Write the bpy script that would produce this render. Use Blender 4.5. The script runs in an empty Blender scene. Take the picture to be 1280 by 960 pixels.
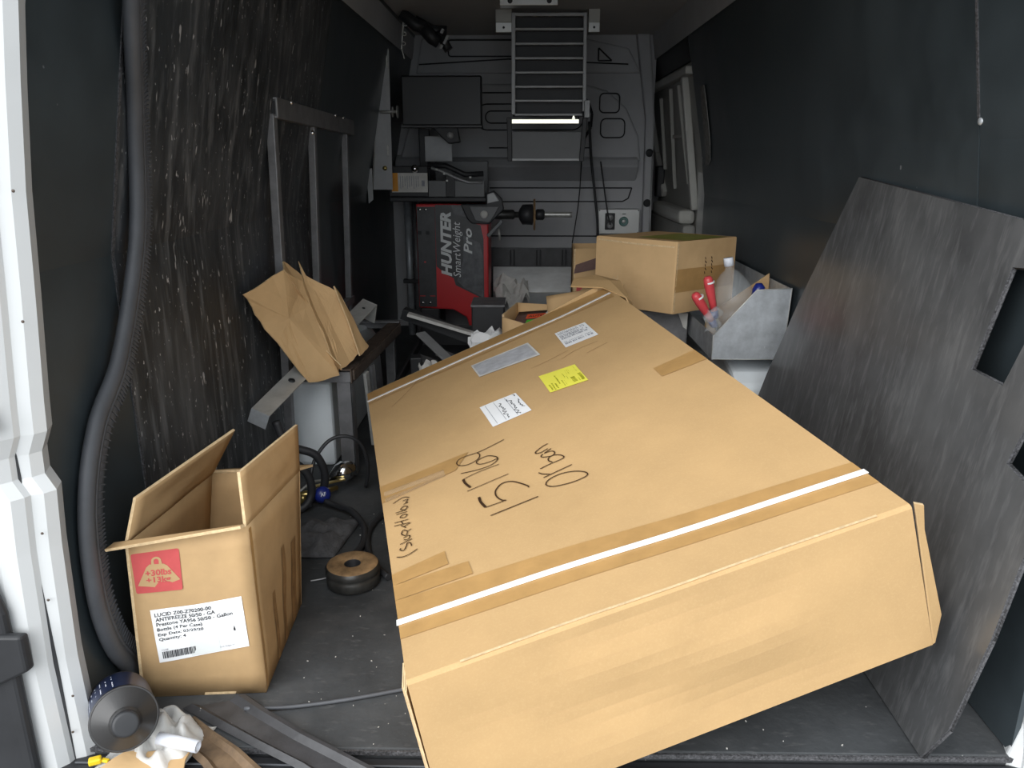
import bpy, bmesh, math, random
from mathutils import Vector, Matrix, noise

random.seed(7)
S = bpy.context.scene
COL = S.collection
V = Vector

# ---------------------------------------------------------------- camera, sky, exposure
cam_d = bpy.data.cameras.new('camera')
cam = bpy.data.objects.new('camera', cam_d)
COL.objects.link(cam)
cam_d.sensor_width = 36.0
cam_d.lens = 36.0 * 961.0 / 1280.0
cam_d.clip_start = 0.02
cam.location = (0, 0, 1.08)
cam.rotation_euler = (math.radians(90 - 16.5), 0, math.radians(0.9))
S.camera = cam

world = bpy.data.worlds.new('overcast_sky')
S.world = world
world.use_nodes = True
bg = world.node_tree.nodes['Background']
bg.inputs['Color'].default_value = (0.89, 0.95, 1.0, 1)
bg.inputs['Strength'].default_value = 0.88

# hazy sun behind thin cloud, low behind the photographer's left shoulder
sun_d = bpy.data.lights.new('hazy_sun', 'SUN')
sun_d.energy = 2.1
sun_d.angle = math.radians(64)
sun_d.color = (1.0, 0.995, 0.985)
sun = bpy.data.objects.new('hazy_sun', sun_d)
sun.rotation_euler = (math.radians(90 - 34), 0, math.radians(-24))
sun.location = (-2, -5, 3)
COL.objects.link(sun)

vs = S.view_settings
vs.view_transform = 'Standard'
vs.look = 'None'
vs.gamma = 1.0
vs.use_curve_mapping = False
vs.exposure = 0.88


# ---------------------------------------------------------------- materials
def lin(c):
    return tuple((x / 255 / 12.92) if x / 255 <= 0.04045 else ((x / 255 + 0.055) / 1.055) ** 2.4 for x in c)


def mat(name, col, rough=0.6, metal=0.0, var=0.25, scale=6.0, bump=0.0, bscale=60.0, spec=0.5,
        specks=None, stretch=(1, 1, 1), patches=None, trans=0.0, alpha=1.0, rvar=0.0, coat=0.0):
    """procedural material: noise-varied colour, optional worn patches, light specks and fine relief"""
    m = bpy.data.materials.new(name)
    m.use_nodes = True
    nt = m.node_tree
    N, L = nt.nodes, nt.links
    b = N['Principled BSDF']
    tc = N.new('ShaderNodeTexCoord')
    mp = N.new('ShaderNodeMapping')
    mp.inputs['Scale'].default_value = stretch
    L.new(tc.outputs['Object'], mp.inputs['Vector'])
    n = N.new('ShaderNodeTexNoise')
    n.inputs['Scale'].default_value = scale
    n.inputs['Detail'].default_value = 6
    n.inputs['Roughness'].default_value = 0.62
    L.new(mp.outputs[0], n.inputs['Vector'])
    r = N.new('ShaderNodeMapRange')
    r.inputs['From Min'].default_value = 0.3
    r.inputs['From Max'].default_value = 0.7
    r.inputs['To Min'].default_value = 1 - var
    r.inputs['To Max'].default_value = 1 + var
    L.new(n.outputs['Fac'], r.inputs['Value'])
    mul = N.new('ShaderNodeVectorMath')
    mul.operation = 'SCALE'
    mul.inputs[0].default_value = col[:3]
    L.new(r.outputs[0], mul.inputs['Scale'])
    out = mul.outputs[0]

    def blend(fac_socket, color, src):
        mx = N.new('ShaderNodeMix')
        mx.data_type = 'RGBA'
        L.new(fac_socket, mx.inputs[0])
        L.new(src, mx.inputs[6])
        mx.inputs[7].default_value = (*color[:3], 1)
        return mx.outputs[2]

    def thresh(sc, lo, hi, strength, st=(1, 1, 1), detail=5):
        mp2 = N.new('ShaderNodeMapping')
        mp2.inputs['Scale'].default_value = st
        mp2.inputs['Location'].default_value = (sc * 0.37, sc * 0.11, 0.7)
        L.new(tc.outputs['Object'], mp2.inputs['Vector'])
        n2 = N.new('ShaderNodeTexNoise')
        n2.inputs['Scale'].default_value = sc
        n2.inputs['Detail'].default_value = detail
        n2.inputs['Roughness'].default_value = 0.7
        L.new(mp2.outputs[0], n2.inputs['Vector'])
        r2 = N.new('ShaderNodeMapRange')
        r2.inputs['From Min'].default_value = lo
        r2.inputs['From Max'].default_value = hi
        r2.inputs['To Min'].default_value = 0
        r2.inputs['To Max'].default_value = strength
        L.new(n2.outputs['Fac'], r2.inputs['Value'])
        return r2.outputs[0]
    pf = None
    if patches:
        for (sc, lo, hi, st, color, strength) in patches:
            pf = thresh(sc, lo, hi, strength, st, 3)
            out = blend(pf, color, out)
    if specks:
        for (sc, lo, hi, st, color) in specks:
            f = thresh(sc, lo, hi, 1.0, st, 2)
            out = blend(f, color, out)
    L.new(out, b.inputs['Base Color'])
    b.inputs['Roughness'].default_value = rough
    if rvar:
        rr = N.new('ShaderNodeMapRange')
        rr.inputs['From Min'].default_value = 0.3
        rr.inputs['From Max'].default_value = 0.7
        rr.inputs['To Min'].default_value = rough - rvar
        rr.inputs['To Max'].default_value = rough + rvar
        L.new(n.outputs['Fac'], rr.inputs['Value'])
        L.new(rr.outputs[0], b.inputs['Roughness'])
    b.inputs['Metallic'].default_value = metal
    b.inputs['Specular IOR Level'].default_value = spec
    b.inputs['Transmission Weight'].default_value = trans
    b.inputs['Alpha'].default_value = alpha
    b.inputs['Coat Weight'].default_value = coat
    if bump:
        n3 = N.new('ShaderNodeTexNoise')
        n3.inputs['Scale'].default_value = bscale
        n3.inputs['Detail'].default_value = 4
        L.new(mp.outputs[0], n3.inputs['Vector'])
        bp = N.new('ShaderNodeBump')
        bp.inputs['Strength'].default_value = bump
        bp.inputs['Distance'].default_value = 0.004
        L.new(n3.outputs['Fac'], bp.inputs['Height'])
        L.new(bp.outputs[0], b.inputs['Normal'])
    return m


KRAFT = (0.50, 0.325, 0.155)
M = {}
M['card'] = mat('kraft_cardboard', KRAFT, 0.72, var=0.07, scale=5, bump=0.10, bscale=35, spec=0.25,
                patches=[(220, 0.48, 0.75, (1, 1, 1), (0.60, 0.42, 0.22), 0.30), (3.5, 0.60, 0.80, (1, 1, 1), (0.38, 0.24, 0.11), 0.35)])
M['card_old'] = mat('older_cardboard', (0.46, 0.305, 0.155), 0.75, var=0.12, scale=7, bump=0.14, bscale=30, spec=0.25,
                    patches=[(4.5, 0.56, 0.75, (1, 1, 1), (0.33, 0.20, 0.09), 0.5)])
M['card_lit'] = mat('kraft_cardboard_lit_copy', (0.60, 0.400, 0.205), 0.75, var=0.08, scale=7, bump=0.10, bscale=30, spec=0.25,
                     patches=[(4.5, 0.56, 0.75, (1, 1, 1), (0.48, 0.30, 0.14), 0.5)])  # kraft lightened in colour to make up for weak light deep inside
M['card_edge'] = mat('cut_cardboard_edge', (0.62, 0.46, 0.27), 0.85, var=0.22, scale=90, spec=0.15)
M['card_stain'] = mat('damp_stained_cardboard', (0.27, 0.16, 0.072), 0.75, var=0.3, scale=25, spec=0.2)
M['tape'] = mat('brown_packing_tape', (0.44, 0.26, 0.10), 0.32, var=0.12, scale=14, bump=0.25, bscale=25, spec=0.5)
M['strap'] = mat('white_plastic_strap', (0.86, 0.86, 0.84), 0.35, var=0.04, spec=0.5)
M['paper'] = mat('white_label_paper', (0.84, 0.85, 0.86), 0.55, var=0.03, scale=8)
M['paper_dull'] = mat('grey_white_paper', (0.66, 0.65, 0.62), 0.7, var=0.15, scale=20)
M['yellow'] = mat('yellow_label_paper', (0.85, 0.80, 0.10), 0.55, var=0.05)
M['olive_ink'] = mat('olive_ink', (0.38, 0.37, 0.02), 0.6, var=0.2, scale=60)
M['ink'] = mat('black_ink', (0.035, 0.035, 0.04), 0.55, var=0.2)
M['grey_ink'] = mat('grey_ink', (0.30, 0.31, 0.35), 0.6, var=0.3, scale=90)
M['marker'] = mat('brown_black_marker', (0.045, 0.022, 0.010), 0.5, var=0.3, scale=30)
M['pouch'] = mat('grey_plastic_pouch', (0.50, 0.51, 0.54), 0.28, var=0.18, scale=30, bump=0.5, bscale=40)
M['pale'] = mat('pale_grey_print', (0.72, 0.75, 0.74), 0.6, var=0.03)
M['redprint'] = mat('red_box_print', (0.50, 0.075, 0.075), 0.65, var=0.08, scale=30)
M['liner'] = mat('black_wall_liner', (0.037, 0.047, 0.053), 0.36, var=0.35, scale=3, bump=0.10, bscale=9, spec=0.45, rvar=0.06,
                 specks=[(26, 0.775, 0.80, (1, 1, 1), (0.22, 0.23, 0.24))])
M['liner_worn'] = mat('scuffed_black_wall_liner', (0.027, 0.031, 0.035), 0.5, var=0.4, scale=3, bump=0.9, bscale=26, stretch=(1, 1, 0.35), spec=0.5,
                      patches=[(4, 0.46, 0.66, (1, 1, 0.45), (0.092, 0.098, 0.105), 0.6), (26, 0.50, 0.68, (1, 1, 0.12), (0.19, 0.197, 0.205), 0.55)],
                      specks=[(38, 0.675, 0.71, (1, 1, 0.30), (0.42, 0.42, 0.42)), (80, 0.68, 0.72, (1, 1, 0.6), (0.50, 0.50, 0.50))])
M['sheet'] = mat('black_plastic_sheet', (0.085, 0.087, 0.090), 0.24, var=0.3, scale=3, spec=0.6,
                 patches=[(5, 0.45, 0.80, (1, 1.0, 0.5), (0.18, 0.182, 0.185), 0.5), (24, 0.50, 0.80, (1, 2.2, 0.35), (0.26, 0.26, 0.265), 0.35)])
M['cut_plastic'] = mat('rough_cut_plastic_edge', (0.065, 0.065, 0.07), 0.8, var=0.7, scale=220, bump=1.0, bscale=200)
M['floor'] = mat('worn_black_rubber_floor', (0.052, 0.056, 0.060), 0.62, var=0.35, scale=5, bump=0.25, bscale=70, spec=0.4,
                 patches=[(4.0, 0.52, 0.74, (1, 1, 1), (0.11, 0.11, 0.112), 0.6), (22, 0.58, 0.74, (1, 3, 1), (0.16, 0.16, 0.16), 0.4)],
                 specks=[(46, 0.765, 0.79, (1, 1, 1), (0.40, 0.39, 0.37))])
M['bulk'] = mat('grey_moulded_plastic', (0.46, 0.465, 0.48), 0.55, var=0.10, scale=3, bump=0.10, bscale=160, spec=0.4)
M['display_black'] = mat('unlit_display_black', (0.012, 0.0125, 0.014), 0.4, var=0.1)
M['shade_and_dark'] = mat('groove_shade_and_dark_parts', (0.022, 0.023, 0.026), 0.7, var=0.1)  # painted shade of the bulkhead grooves, also used on plain dark parts
M['headliner'] = mat('grey_headliner', (0.50, 0.49, 0.48), 0.8, var=0.08, scale=2)
M['white'] = mat('white_vehicle_paint', (0.63, 0.645, 0.65), 0.25, var=0.03, scale=2, spec=0.5, coat=0.3,
                 specks=[(42, 0.80, 0.82, (1, 1, 1), (0.25, 0.24, 0.22))])
M['arch'] = mat('bluish_white_arch_paint', (0.84, 0.89, 0.92), 0.4, var=0.04, scale=5, specks=[(50, 0.77, 0.80, (1, 1, 1), (0.15, 0.14, 0.13))])
M['doorgrey'] = mat('pale_grey_door_panel', (0.34, 0.34, 0.32), 0.5, var=0.10, scale=4)
M['doorframe'] = mat('painted_door_frame', (0.46, 0.46, 0.43), 0.4, var=0.08, scale=4)
M['black'] = mat('matt_black_plastic', (0.024, 0.025, 0.028), 0.5, var=0.2, scale=12)
M['rubber'] = mat('grey_black_rubber_seal', (0.075, 0.08, 0.09), 0.55, var=0.15, scale=12, bump=0.1)
M['rubber_strip'] = mat('black_rubber_strip', (0.040, 0.040, 0.043), 0.45, var=0.35, scale=18, bump=0.25, bscale=40,
                        specks=[(60, 0.74, 0.77, (1, 1, 1), (0.45, 0.44, 0.42))])
M['brown_strip'] = mat('muddy_brown_strip', (0.11, 0.070, 0.038), 0.6, var=0.5, scale=22, bump=0.3, bscale=40)
M['steel_dark'] = mat('dark_mill_steel', (0.19, 0.19, 0.197), 0.42, 0.25, var=0.25, scale=16, bump=0.1)
M['steel_rust'] = mat('brown_rusted_angle_iron', (0.095, 0.070, 0.055), 0.55, 0.2, var=0.45, scale=20, bump=0.3, bscale=60)
M['steel'] = mat('brushed_grey_steel', (0.50, 0.50, 0.48), 0.38, 0.45, var=0.15, scale=14, bump=0.05, stretch=(1, 1, 4))
M['galv'] = mat('galvanised_sheet_steel', (0.50, 0.53, 0.56), 0.40, 0.45, var=0.22, scale=18, bump=0.08, bscale=25,
                specks=[(48, 0.74, 0.78, (1, 1, 1), (0.75, 0.76, 0.77))])
M['chrome'] = mat('polished_chrome', (0.75, 0.75, 0.75), 0.12, 1.0, var=0.03)
M['brass'] = mat('brass', (0.55, 0.42, 0.16), 0.3, 0.9, var=0.15, scale=30)
M['red'] = mat('red_machine_panel', (0.62, 0.03, 0.035), 0.35, var=0.06, scale=5)
M['panel_black'] = mat('dark_grey_machine_graphic', (0.050, 0.051, 0.055), 0.4, var=0.25, scale=18)
M['panel_grey'] = mat('mid_grey_machine_graphic', (0.10, 0.105, 0.115), 0.4, var=0.45, scale=22)
M['cover_grey'] = mat('grey_machine_cover', (0.14, 0.145, 0.15), 0.45, var=0.08)
M['silver_text'] = mat('silver_lettering', (0.78, 0.80, 0.80), 0.4, var=0.10, scale=20)
M['orange'] = mat('orange_warning_print', (0.80, 0.33, 0.02), 0.5, var=0.05)
M['orange_red'] = mat('fluorescent_orange_sticker', (0.90, 0.12, 0.04), 0.5, var=0.05)
M['green'] = mat('fluorescent_green_sticker', (0.10, 0.62, 0.05), 0.5, var=0.05)
M['cream'] = mat('polished_brass_tinted_bar', (0.86, 0.82, 0.66), 0.12, 1.0, var=0.05, scale=20)
M['galv_bright'] = mat('bright_galvanised_sheet', (0.55, 0.57, 0.58), 0.30, 0.9, var=0.2, scale=12, bump=0.06, bscale=14, stretch=(0.4, 1, 1))
M['alu'] = mat('dull_aluminium', (0.36, 0.365, 0.37), 0.45, 0.25, var=0.1, scale=14)
M['panel_alu'] = mat('light_grey_metal_panel', (0.60, 0.61, 0.60), 0.35, 0.6, var=0.08)
M['teal'] = mat('teal_socket_ring', (0.16, 0.30, 0.28), 0.35, var=0.1)
M['cap_blue'] = mat('blue_plastic', (0.012, 0.025, 0.20), 0.3, var=0.1)
M['navy'] = mat('dark_navy_bottle_label', (0.010, 0.018, 0.055), 0.35, var=0.2, scale=12)
M['bottle_black'] = mat('black_bottle_plastic', (0.035, 0.034, 0.034), 0.33, var=0.1)
M['white_print'] = mat('white_print', (0.62, 0.66, 0.75), 0.5, var=0.1)
M['red_grip'] = mat('red_rubber_grip', (0.60, 0.065, 0.075), 0.35, var=0.08, scale=30)
M['tube_white'] = mat('white_plastic_tube', (0.78, 0.82, 0.90), 0.35, var=0.03)
M['lemon'] = mat('yellow_plastic', (0.80, 0.55, 0.02), 0.4, var=0.05)
M['cloth'] = mat('grey_work_cloth', (0.10, 0.10, 0.105), 0.95, var=0.35, scale=35, bump=0.8, bscale=120)
M['rust_puck'] = mat('rusted_brown_face', (0.30, 0.19, 0.095), 0.6, 0.2, var=0.5, scale=26, bump=0.2)
M['oilfilm'] = mat('scuffed_steel_rim', (0.045, 0.045, 0.043), 0.4, 0.4, var=0.4, scale=30)
M['asphalt'] = mat('asphalt', (0.14, 0.14, 0.137), 0.9, var=0.2, scale=3)
M['olive_tape'] = mat('yellow_green_film', (0.30, 0.30, 0.05), 0.4, var=0.2, scale=20)
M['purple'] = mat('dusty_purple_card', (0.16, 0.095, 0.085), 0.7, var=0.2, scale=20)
M['foam_tan'] = mat('torn_grey_tape', (0.20, 0.195, 0.185), 0.8, var=0.4, scale=40, bump=0.5)
M['clear'] = mat('clear_plastic', (0.60, 0.64, 0.66), 0.08, var=0.02, alpha=0.20, bump=0.8, bscale=18)
M['bagfilm'] = mat('milky_plastic_film', (0.78, 0.78, 0.76), 0.22, var=0.08, scale=12, alpha=0.50, bump=0.9, bscale=22)
M['tapefilm'] = mat('clear_packing_tape', (0.62, 0.47, 0.30), 0.15, var=0.1, alpha=0.32, bump=0.5, bscale=24)
M['chips'] = mat('pale_dirt_chips', (0.50, 0.49, 0.46), 0.8, var=0.3)


# ---------------------------------------------------------------- mesh builder
class MB:
    def __init__(self):
        self.v, self.f, self.mi, self.sm = [], [], [], []

    def add(self, vs_, fs, mi=0, smooth=False):
        o = len(self.v)
        self.v += [V(p) for p in vs_]
        for f in fs:
            self.f.append([i + o for i in f])
            self.mi.append(mi)
            self.sm.append(smooth)
        return self

    def hexa(self, b, t, mi=0):
        """b, t: four corners each, counter-clockwise from above"""
        return self.add(list(b) + list(t), [(3, 2, 1, 0), (4, 5, 6, 7), (0, 1, 5, 4), (1, 2, 6, 5), (2, 3, 7, 6), (3, 0, 4, 7)], mi)

    def box(self, c, s, rot=None, mi=0):
        c = V(c)
        x, y, z = s[0] / 2, s[1] / 2, s[2] / 2
        R = rot.to_3x3() if rot else Matrix.Identity(3)
        p = [c + R @ V(q) for q in [(-x, -y, -z), (x, -y, -z), (x, y, -z), (-x, y, -z), (-x, -y, z), (x, -y, z), (x, y, z), (-x, y, z)]]
        return self.hexa(p[:4], p[4:], mi)

    def span(self, a, b, mi=0):
        a, b = V(a), V(b)
        return self.box((a + b) / 2, [abs(q) for q in (b - a)], None, mi)

    def bar(self, a, b, w, h, up=(0, 0, 1), mi=0):
        a, b = V(a), V(b)
        d = (b - a).normalized()
        u = V(up)
        s = d.cross(u)
        if s.length < 1e-4:
            s = d.cross(V((0, 1, 0)))
        s.normalize()
        u = s.cross(d)
        q = lambda p: [p - s * w / 2 - u * h / 2, p + s * w / 2 - u * h / 2, p + s * w / 2 + u * h / 2, p - s * w / 2 + u * h / 2]
        A, B = q(a), q(b)
        return self.add(A + B, [(0, 1, 2, 3), (7, 6, 5, 4), (0, 4, 5, 1), (1, 5, 6, 2), (2, 6, 7, 3), (3, 7, 4, 0)], mi)

    def prism(self, poly, d, mi=0, side_mi=None, back=0.0):
        poly = [V(p) for p in poly]
        d = V(d)
        n = len(poly)
        vs_ = [p - d * back for p in poly] + [p + d * (1 - back) for p in poly]
        self.add(vs_, [list(range(n))[::-1], [n + i for i in range(n)]], mi)
        o = len(self.v) - 2 * n
        for i in range(n):
            j = (i + 1) % n
            self.f.append([o + i, o + j, o + n + j, o + n + i])
            self.mi.append(mi if side_mi is None else side_mi)
            self.sm.append(False)
        return self

    def tube(self, pts, r, n=10, mi=0, caps=True, flat=None, up=None):
        pts = [V(p) for p in pts]
        rs = r if isinstance(r, (list, tuple)) else [r] * len(pts)
        prev = None
        rings = []
        for i, p in enumerate(pts):
            t = (pts[min(i + 1, len(pts) - 1)] - pts[max(i - 1, 0)]).normalized()
            if up is not None:
                a = V(up) - t * t.dot(V(up))
            elif prev is None:
                a = t.cross(V((0, 0, 1)))
                if a.length < 0.1:
                    a = t.cross(V((1, 0, 0)))
            else:
                a = prev - t * prev.dot(t)
            a.normalize()
            prev = a
            b = t.cross(a)
            k1, k2 = flat if flat else (1, 1)
            rings.append([p + (a * math.cos(q) * k1 + b * math.sin(q) * k2) * rs[i] for q in [2 * math.pi * j / n for j in range(n)]])
        vs_ = [p for rg in rings for p in rg]
        fs = []
        for i in range(len(pts) - 1):
            for j in range(n):
                k = (j + 1) % n
                fs.append((i * n + j, i * n + k, (i + 1) * n + k, (i + 1) * n + j))
        self.add(vs_, fs, mi, True)
        if caps:
            self.add(rings[0], [list(range(n))[::-1]], mi)
            self.add(rings[-1], [list(range(n))], mi)
        return self

    def lathe(self, prof, origin, axis, n=28, mi=0):
        """prof: (radius, height along axis)"""
        o = V(origin)
        d = V(axis).normalized()
        a = d.cross(V((0, 0, 1)))
        if a.length < 0.1:
            a = V((1, 0, 0))
        a.normalize()
        b = d.cross(a)
        vs_, fs = [], []
        for r, h in prof:
            for j in range(n):
                q = 2 * math.pi * j / n
                vs_.append(o + d * h + (a * math.cos(q) + b * math.sin(q)) * r)
        for i in range(len(prof) - 1):
            for j in range(n):
                k = (j + 1) % n
                fs.append((i * n + j, i * n + k, (i + 1) * n + k, (i + 1) * n + j))
        return self.add(vs_, fs, mi, True)

    def grid(self, fn, nu, nv, mi=0, smooth=True):
        vs_ = [fn(i / nu, j / nv) for j in range(nv + 1) for i in range(nu + 1)]
        w = nu + 1
        return self.add(vs_, [(j * w + i, j * w + i + 1, (j + 1) * w + i + 1, (j + 1) * w + i) for j in range(nv) for i in range(nu)], mi, smooth)


def tag(o, label=None, cat=None, group=None, kind=None):
    if label:
        o['label'] = label
    if cat:
        o['category'] = cat
    if group:
        o['group'] = group
    if kind:
        o['kind'] = kind
    return o


def abs_loc(o):
    p = V((0, 0, 0))
    while o:
        p += o.location
        o = o.parent
    return p


def empty(name, loc, label=None, cat=None, group=None, kind=None):
    o = bpy.data.objects.new(name, None)
    o.empty_display_size = 0.05
    o.location = loc
    COL.objects.link(o)
    return tag(o, label, cat, group, kind)


def obj(name, mb, mats, parent=None, bevel=0.0, label=None, cat=None, group=None, kind=None, solid=0.0, sub=0, recalc=True):
    if not isinstance(mats, (list, tuple)):
        mats = [mats]
    lo = V([min(p[i] for p in mb.v) for i in range(3)])
    hi = V([max(p[i] for p in mb.v) for i in range(3)])
    org = V(((lo.x + hi.x) / 2, (lo.y + hi.y) / 2, lo.z))
    me = bpy.data.meshes.new(name)
    me.from_pydata([tuple(p - org) for p in mb.v], [], mb.f)
    for m in mats:
        me.materials.append(M[m] if isinstance(m, str) else m)
    me.polygons.foreach_set('material_index', mb.mi)
    me.polygons.foreach_set('use_smooth', mb.sm)
    if recalc:
        bm = bmesh.new()
        bm.from_mesh(me)
        bmesh.ops.remove_doubles(bm, verts=bm.verts, dist=1e-5)
        bmesh.ops.recalc_face_normals(bm, faces=bm.faces)
        bm.to_mesh(me)
        bm.free()
    o = bpy.data.objects.new(name, me)
    COL.objects.link(o)
    if parent:
        o.parent = parent
        o.location = org - abs_loc(parent)
    else:
        o.location = org
    if sub:
        k = o.modifiers.new('smooth', 'SUBSURF')
        k.levels = k.render_levels = sub
    if solid:
        k = o.modifiers.new('thickness', 'SOLIDIFY')
        k.thickness = solid
        k.offset = -1
    if bevel:
        k = o.modifiers.new('edge', 'BEVEL')
        k.width = bevel
        k.segments = 2
        k.limit_method = 'ANGLE'
        k.angle_limit = math.radians(35)
    return tag(o, label, cat, group, kind)


class Patch:
    """a curved four-cornered surface: p00 lower-left, p10 lower-right, p11 upper-right, p01 upper-left"""
    def __init__(self, p00, p10, p11, p01, amp=0.0):
        self.p = [V(q) for q in (p00, p10, p11, p01)]
        self.amp = amp

    def flat(self, a, b):
        p = self.p
        return p[0] * ((1 - a) * (1 - b)) + p[1] * (a * (1 - b)) + p[2] * (a * b) + p[3] * ((1 - a) * b)

    def normal(self, a, b):
        p = self.p
        du = (p[1] - p[0]) * (1 - b) + (p[2] - p[3]) * b
        dv = (p[3] - p[0]) * (1 - a) + (p[2] - p[1]) * a
        return du.cross(dv).normalized()

    def __call__(self, a, b, off=0.0):
        if self.amp:
            e = max(0.0, min(1, a) * (1 - min(1, a)) * min(1, max(b, 0)) * (1 - min(1, b))) * 16
            off += self.amp * (math.sin(5.1 * a + 2.2 * b + 0.4) * math.sin(6.3 * b + 1.1) + 0.35 * math.sin(13 * a + 3) * math.sin(11 * b)) * min(1, e)
        return self.flat(a, b) + self.normal(a, b) * off

    def sub(self, c):
        """patch on this surface from four (a,b) corners"""
        q = Patch((0, 0, 0), (1, 0, 0), (1, 1, 0), (0, 1, 0))
        base = self

        class SubPatch:
            def __call__(s, u, v, off=0.0):
                (a0, b0), (a1, b1), (a2, b2), (a3, b3) = c
                a = a0 * (1 - u) * (1 - v) + a1 * u * (1 - v) + a2 * u * v + a3 * (1 - u) * v
                b = b0 * (1 - u) * (1 - v) + b1 * u * (1 - v) + b2 * u * v + b3 * (1 - u) * v
                return base(a, b, off)
        return SubPatch()


def decal(mb, P, lift=0.0012, nu=6, nv=6, mi=0, u0=0, u1=1, v0=0, v1=1):
    mb.grid(lambda u, v: P(u0 + (u1 - u0) * u, v0 + (v1 - v0) * v, lift), nu, nv, mi)
    return mb


def text2d(s, bold=0.0, shear=0.0):
    cu = bpy.data.curves.new('lettering', 'FONT')
    cu.body = s
    cu.size = 1
    cu.offset = bold
    cu.shear = shear
    cu.resolution_u = 2
    o = bpy.data.objects.new('lettering', cu)
    COL.objects.link(o)
    dg = bpy.context.evaluated_depsgraph_get()
    me = o.evaluated_get(dg).to_mesh()
    vs_ = [(p.co.x, p.co.y) for p in me.vertices]
    fs = [list(p.vertices) for p in me.polygons]
    o.evaluated_get(dg).to_mesh_clear()
    bpy.data.objects.remove(o)
    bpy.data.curves.remove(cu)
    return vs_, fs


def text_on(mb, P, s, u0, v0, u1, v1, lift=0.002, bold=0.0, shear=0.0, mi=0):
    """letters of s fitted into the rectangle u0..u1, v0..v1 of surface P"""
    vs_, fs = text2d(s, bold, shear)
    if not vs_:
        return mb
    x0, x1 = min(p[0] for p in vs_), max(p[0] for p in vs_)
    y0, y1 = min(p[1] for p in vs_), max(p[1] for p in vs_)
    mb.add([P(u0 + (x - x0) / (x1 - x0) * (u1 - u0), v0 + (y - y0) / (y1 - y0) * (v1 - v0), lift) for x, y in vs_], fs, mi)
    return mb


def stroke(mb, P, pts, w, lift=0.0016):
    """a pen stroke on surface P, rounded by Catmull-Rom, w in metres"""
    if len(pts) > 2:
        q = []
        ext = [pts[0]] + list(pts) + [pts[-1]]
        for i in range(1, len(ext) - 2):
            p0, p1, p2, p3 = ext[i - 1:i + 3]
            for k in range(4):
                t = k / 4
                q.append(tuple(0.5 * ((2 * p1[j]) + (-p0[j] + p2[j]) * t + (2 * p0[j] - 5 * p1[j] + 4 * p2[j] - p3[j]) * t * t
                                      + (-p0[j] + 3 * p1[j] - 3 * p2[j] + p3[j]) * t ** 3) for j in (0, 1)))
        q.append(pts[-1])
        pts = q
    p3 = [P(a, b, lift) for a, b in pts]
    n = P.normal(*pts[0])
    L, R = [], []
    for i, p in enumerate(p3):
        t = (p3[min(i + 1, len(p3) - 1)] - p3[max(i - 1, 0)]).normalized()
        s = n.cross(t) * w / 2
        L.append(p + s)
        R.append(p - s)
    k = len(p3)
    mb.add(L + R, [(i, i + 1, k + i + 1, k + i) for i in range(k - 1)])
    return mb


# ================================================================ THE SETTING
def wl(z):                       # inner face of the left wall (tumbles in above 0.9 m)
    return -0.832 + max(0.0, z - 0.9) * 0.200


def wr(z):
    return 0.918 - max(0.0, z - 0.95) * 0.190


CEIL, FRONT, REAR = 1.775, 5.0, 1.2
obj('ground', MB().box((0, 2, -0.70), (30, 30, 0.04)), 'asphalt', kind='structure', label='grey ground outside under the van')

floor = empty('floor', (0.04, 3.1, 0), kind='structure', label='black rubber cargo floor of the van')
obj('floor_mat', MB().span((-0.9, REAR, -0.03), (1.0, FRONT + 0.6, 0.0)), 'floor', floor, bevel=0.004)
obj('mat_edge', MB().span((-0.84, REAR - 0.006, -0.010), (0.93, REAR - 0.001, -0.001)), 'cut_plastic', floor)
obj('underfloor', MB().span((-0.95, REAR + 0.01, -0.20), (1.04, FRONT + 0.15, -0.031)), 'black', floor)

sill = empty('trim_1', (0.04, 1.1, -0.05), kind='structure', label='black plastic step along the rear sill')
obj('step', MB().span((-0.90, 0.93, -0.16), (1.0, REAR - 0.001, -0.014)), 'black', sill, bevel=0.01)
obj('ridge', MB().span((-0.84, 1.168, -0.014), (0.93, 1.172, -0.010)), 'rubber', sill, bevel=0.002)

# left wall: body skin, liner sheets with a pitted joint
wall_l = empty('wall_left', (-0.86, 3.1, 0), kind='structure', label='left van wall lined with scuffed black sheets')


def wall_slab(mb, f, y0, y1, z0, z1, sgn, off0, off1, nz=8):
    """slab following wall profile f from offset off0 to off1 (outwards)"""
    zs = [z0 + (z1 - z0) * i / nz for i in range(nz + 1)]
    vs_ = []
    for y in (y0, y1):
        for z in zs:
            vs_.append((f(z) + sgn * off0, y, z))
            vs_.append((f(z) + sgn * off1, y, z))
    k = 2 * (nz + 1)
    fs = []
    for i in range(nz):
        a = 2 * i
        fs += [(a, a + 2, k + a + 2, k + a), (a + 1, k + a + 1, k + a + 3, a + 3), (a, a + 1, a + 3, a + 2), (k + a, k + a + 2, k + a + 3, k + a + 1)]
    fs += [(0, k, k + 1, 1), (k - 2, k - 1, 2 * k - 1, 2 * k - 2)]
    mb.add(vs_, fs)
    return mb


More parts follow.
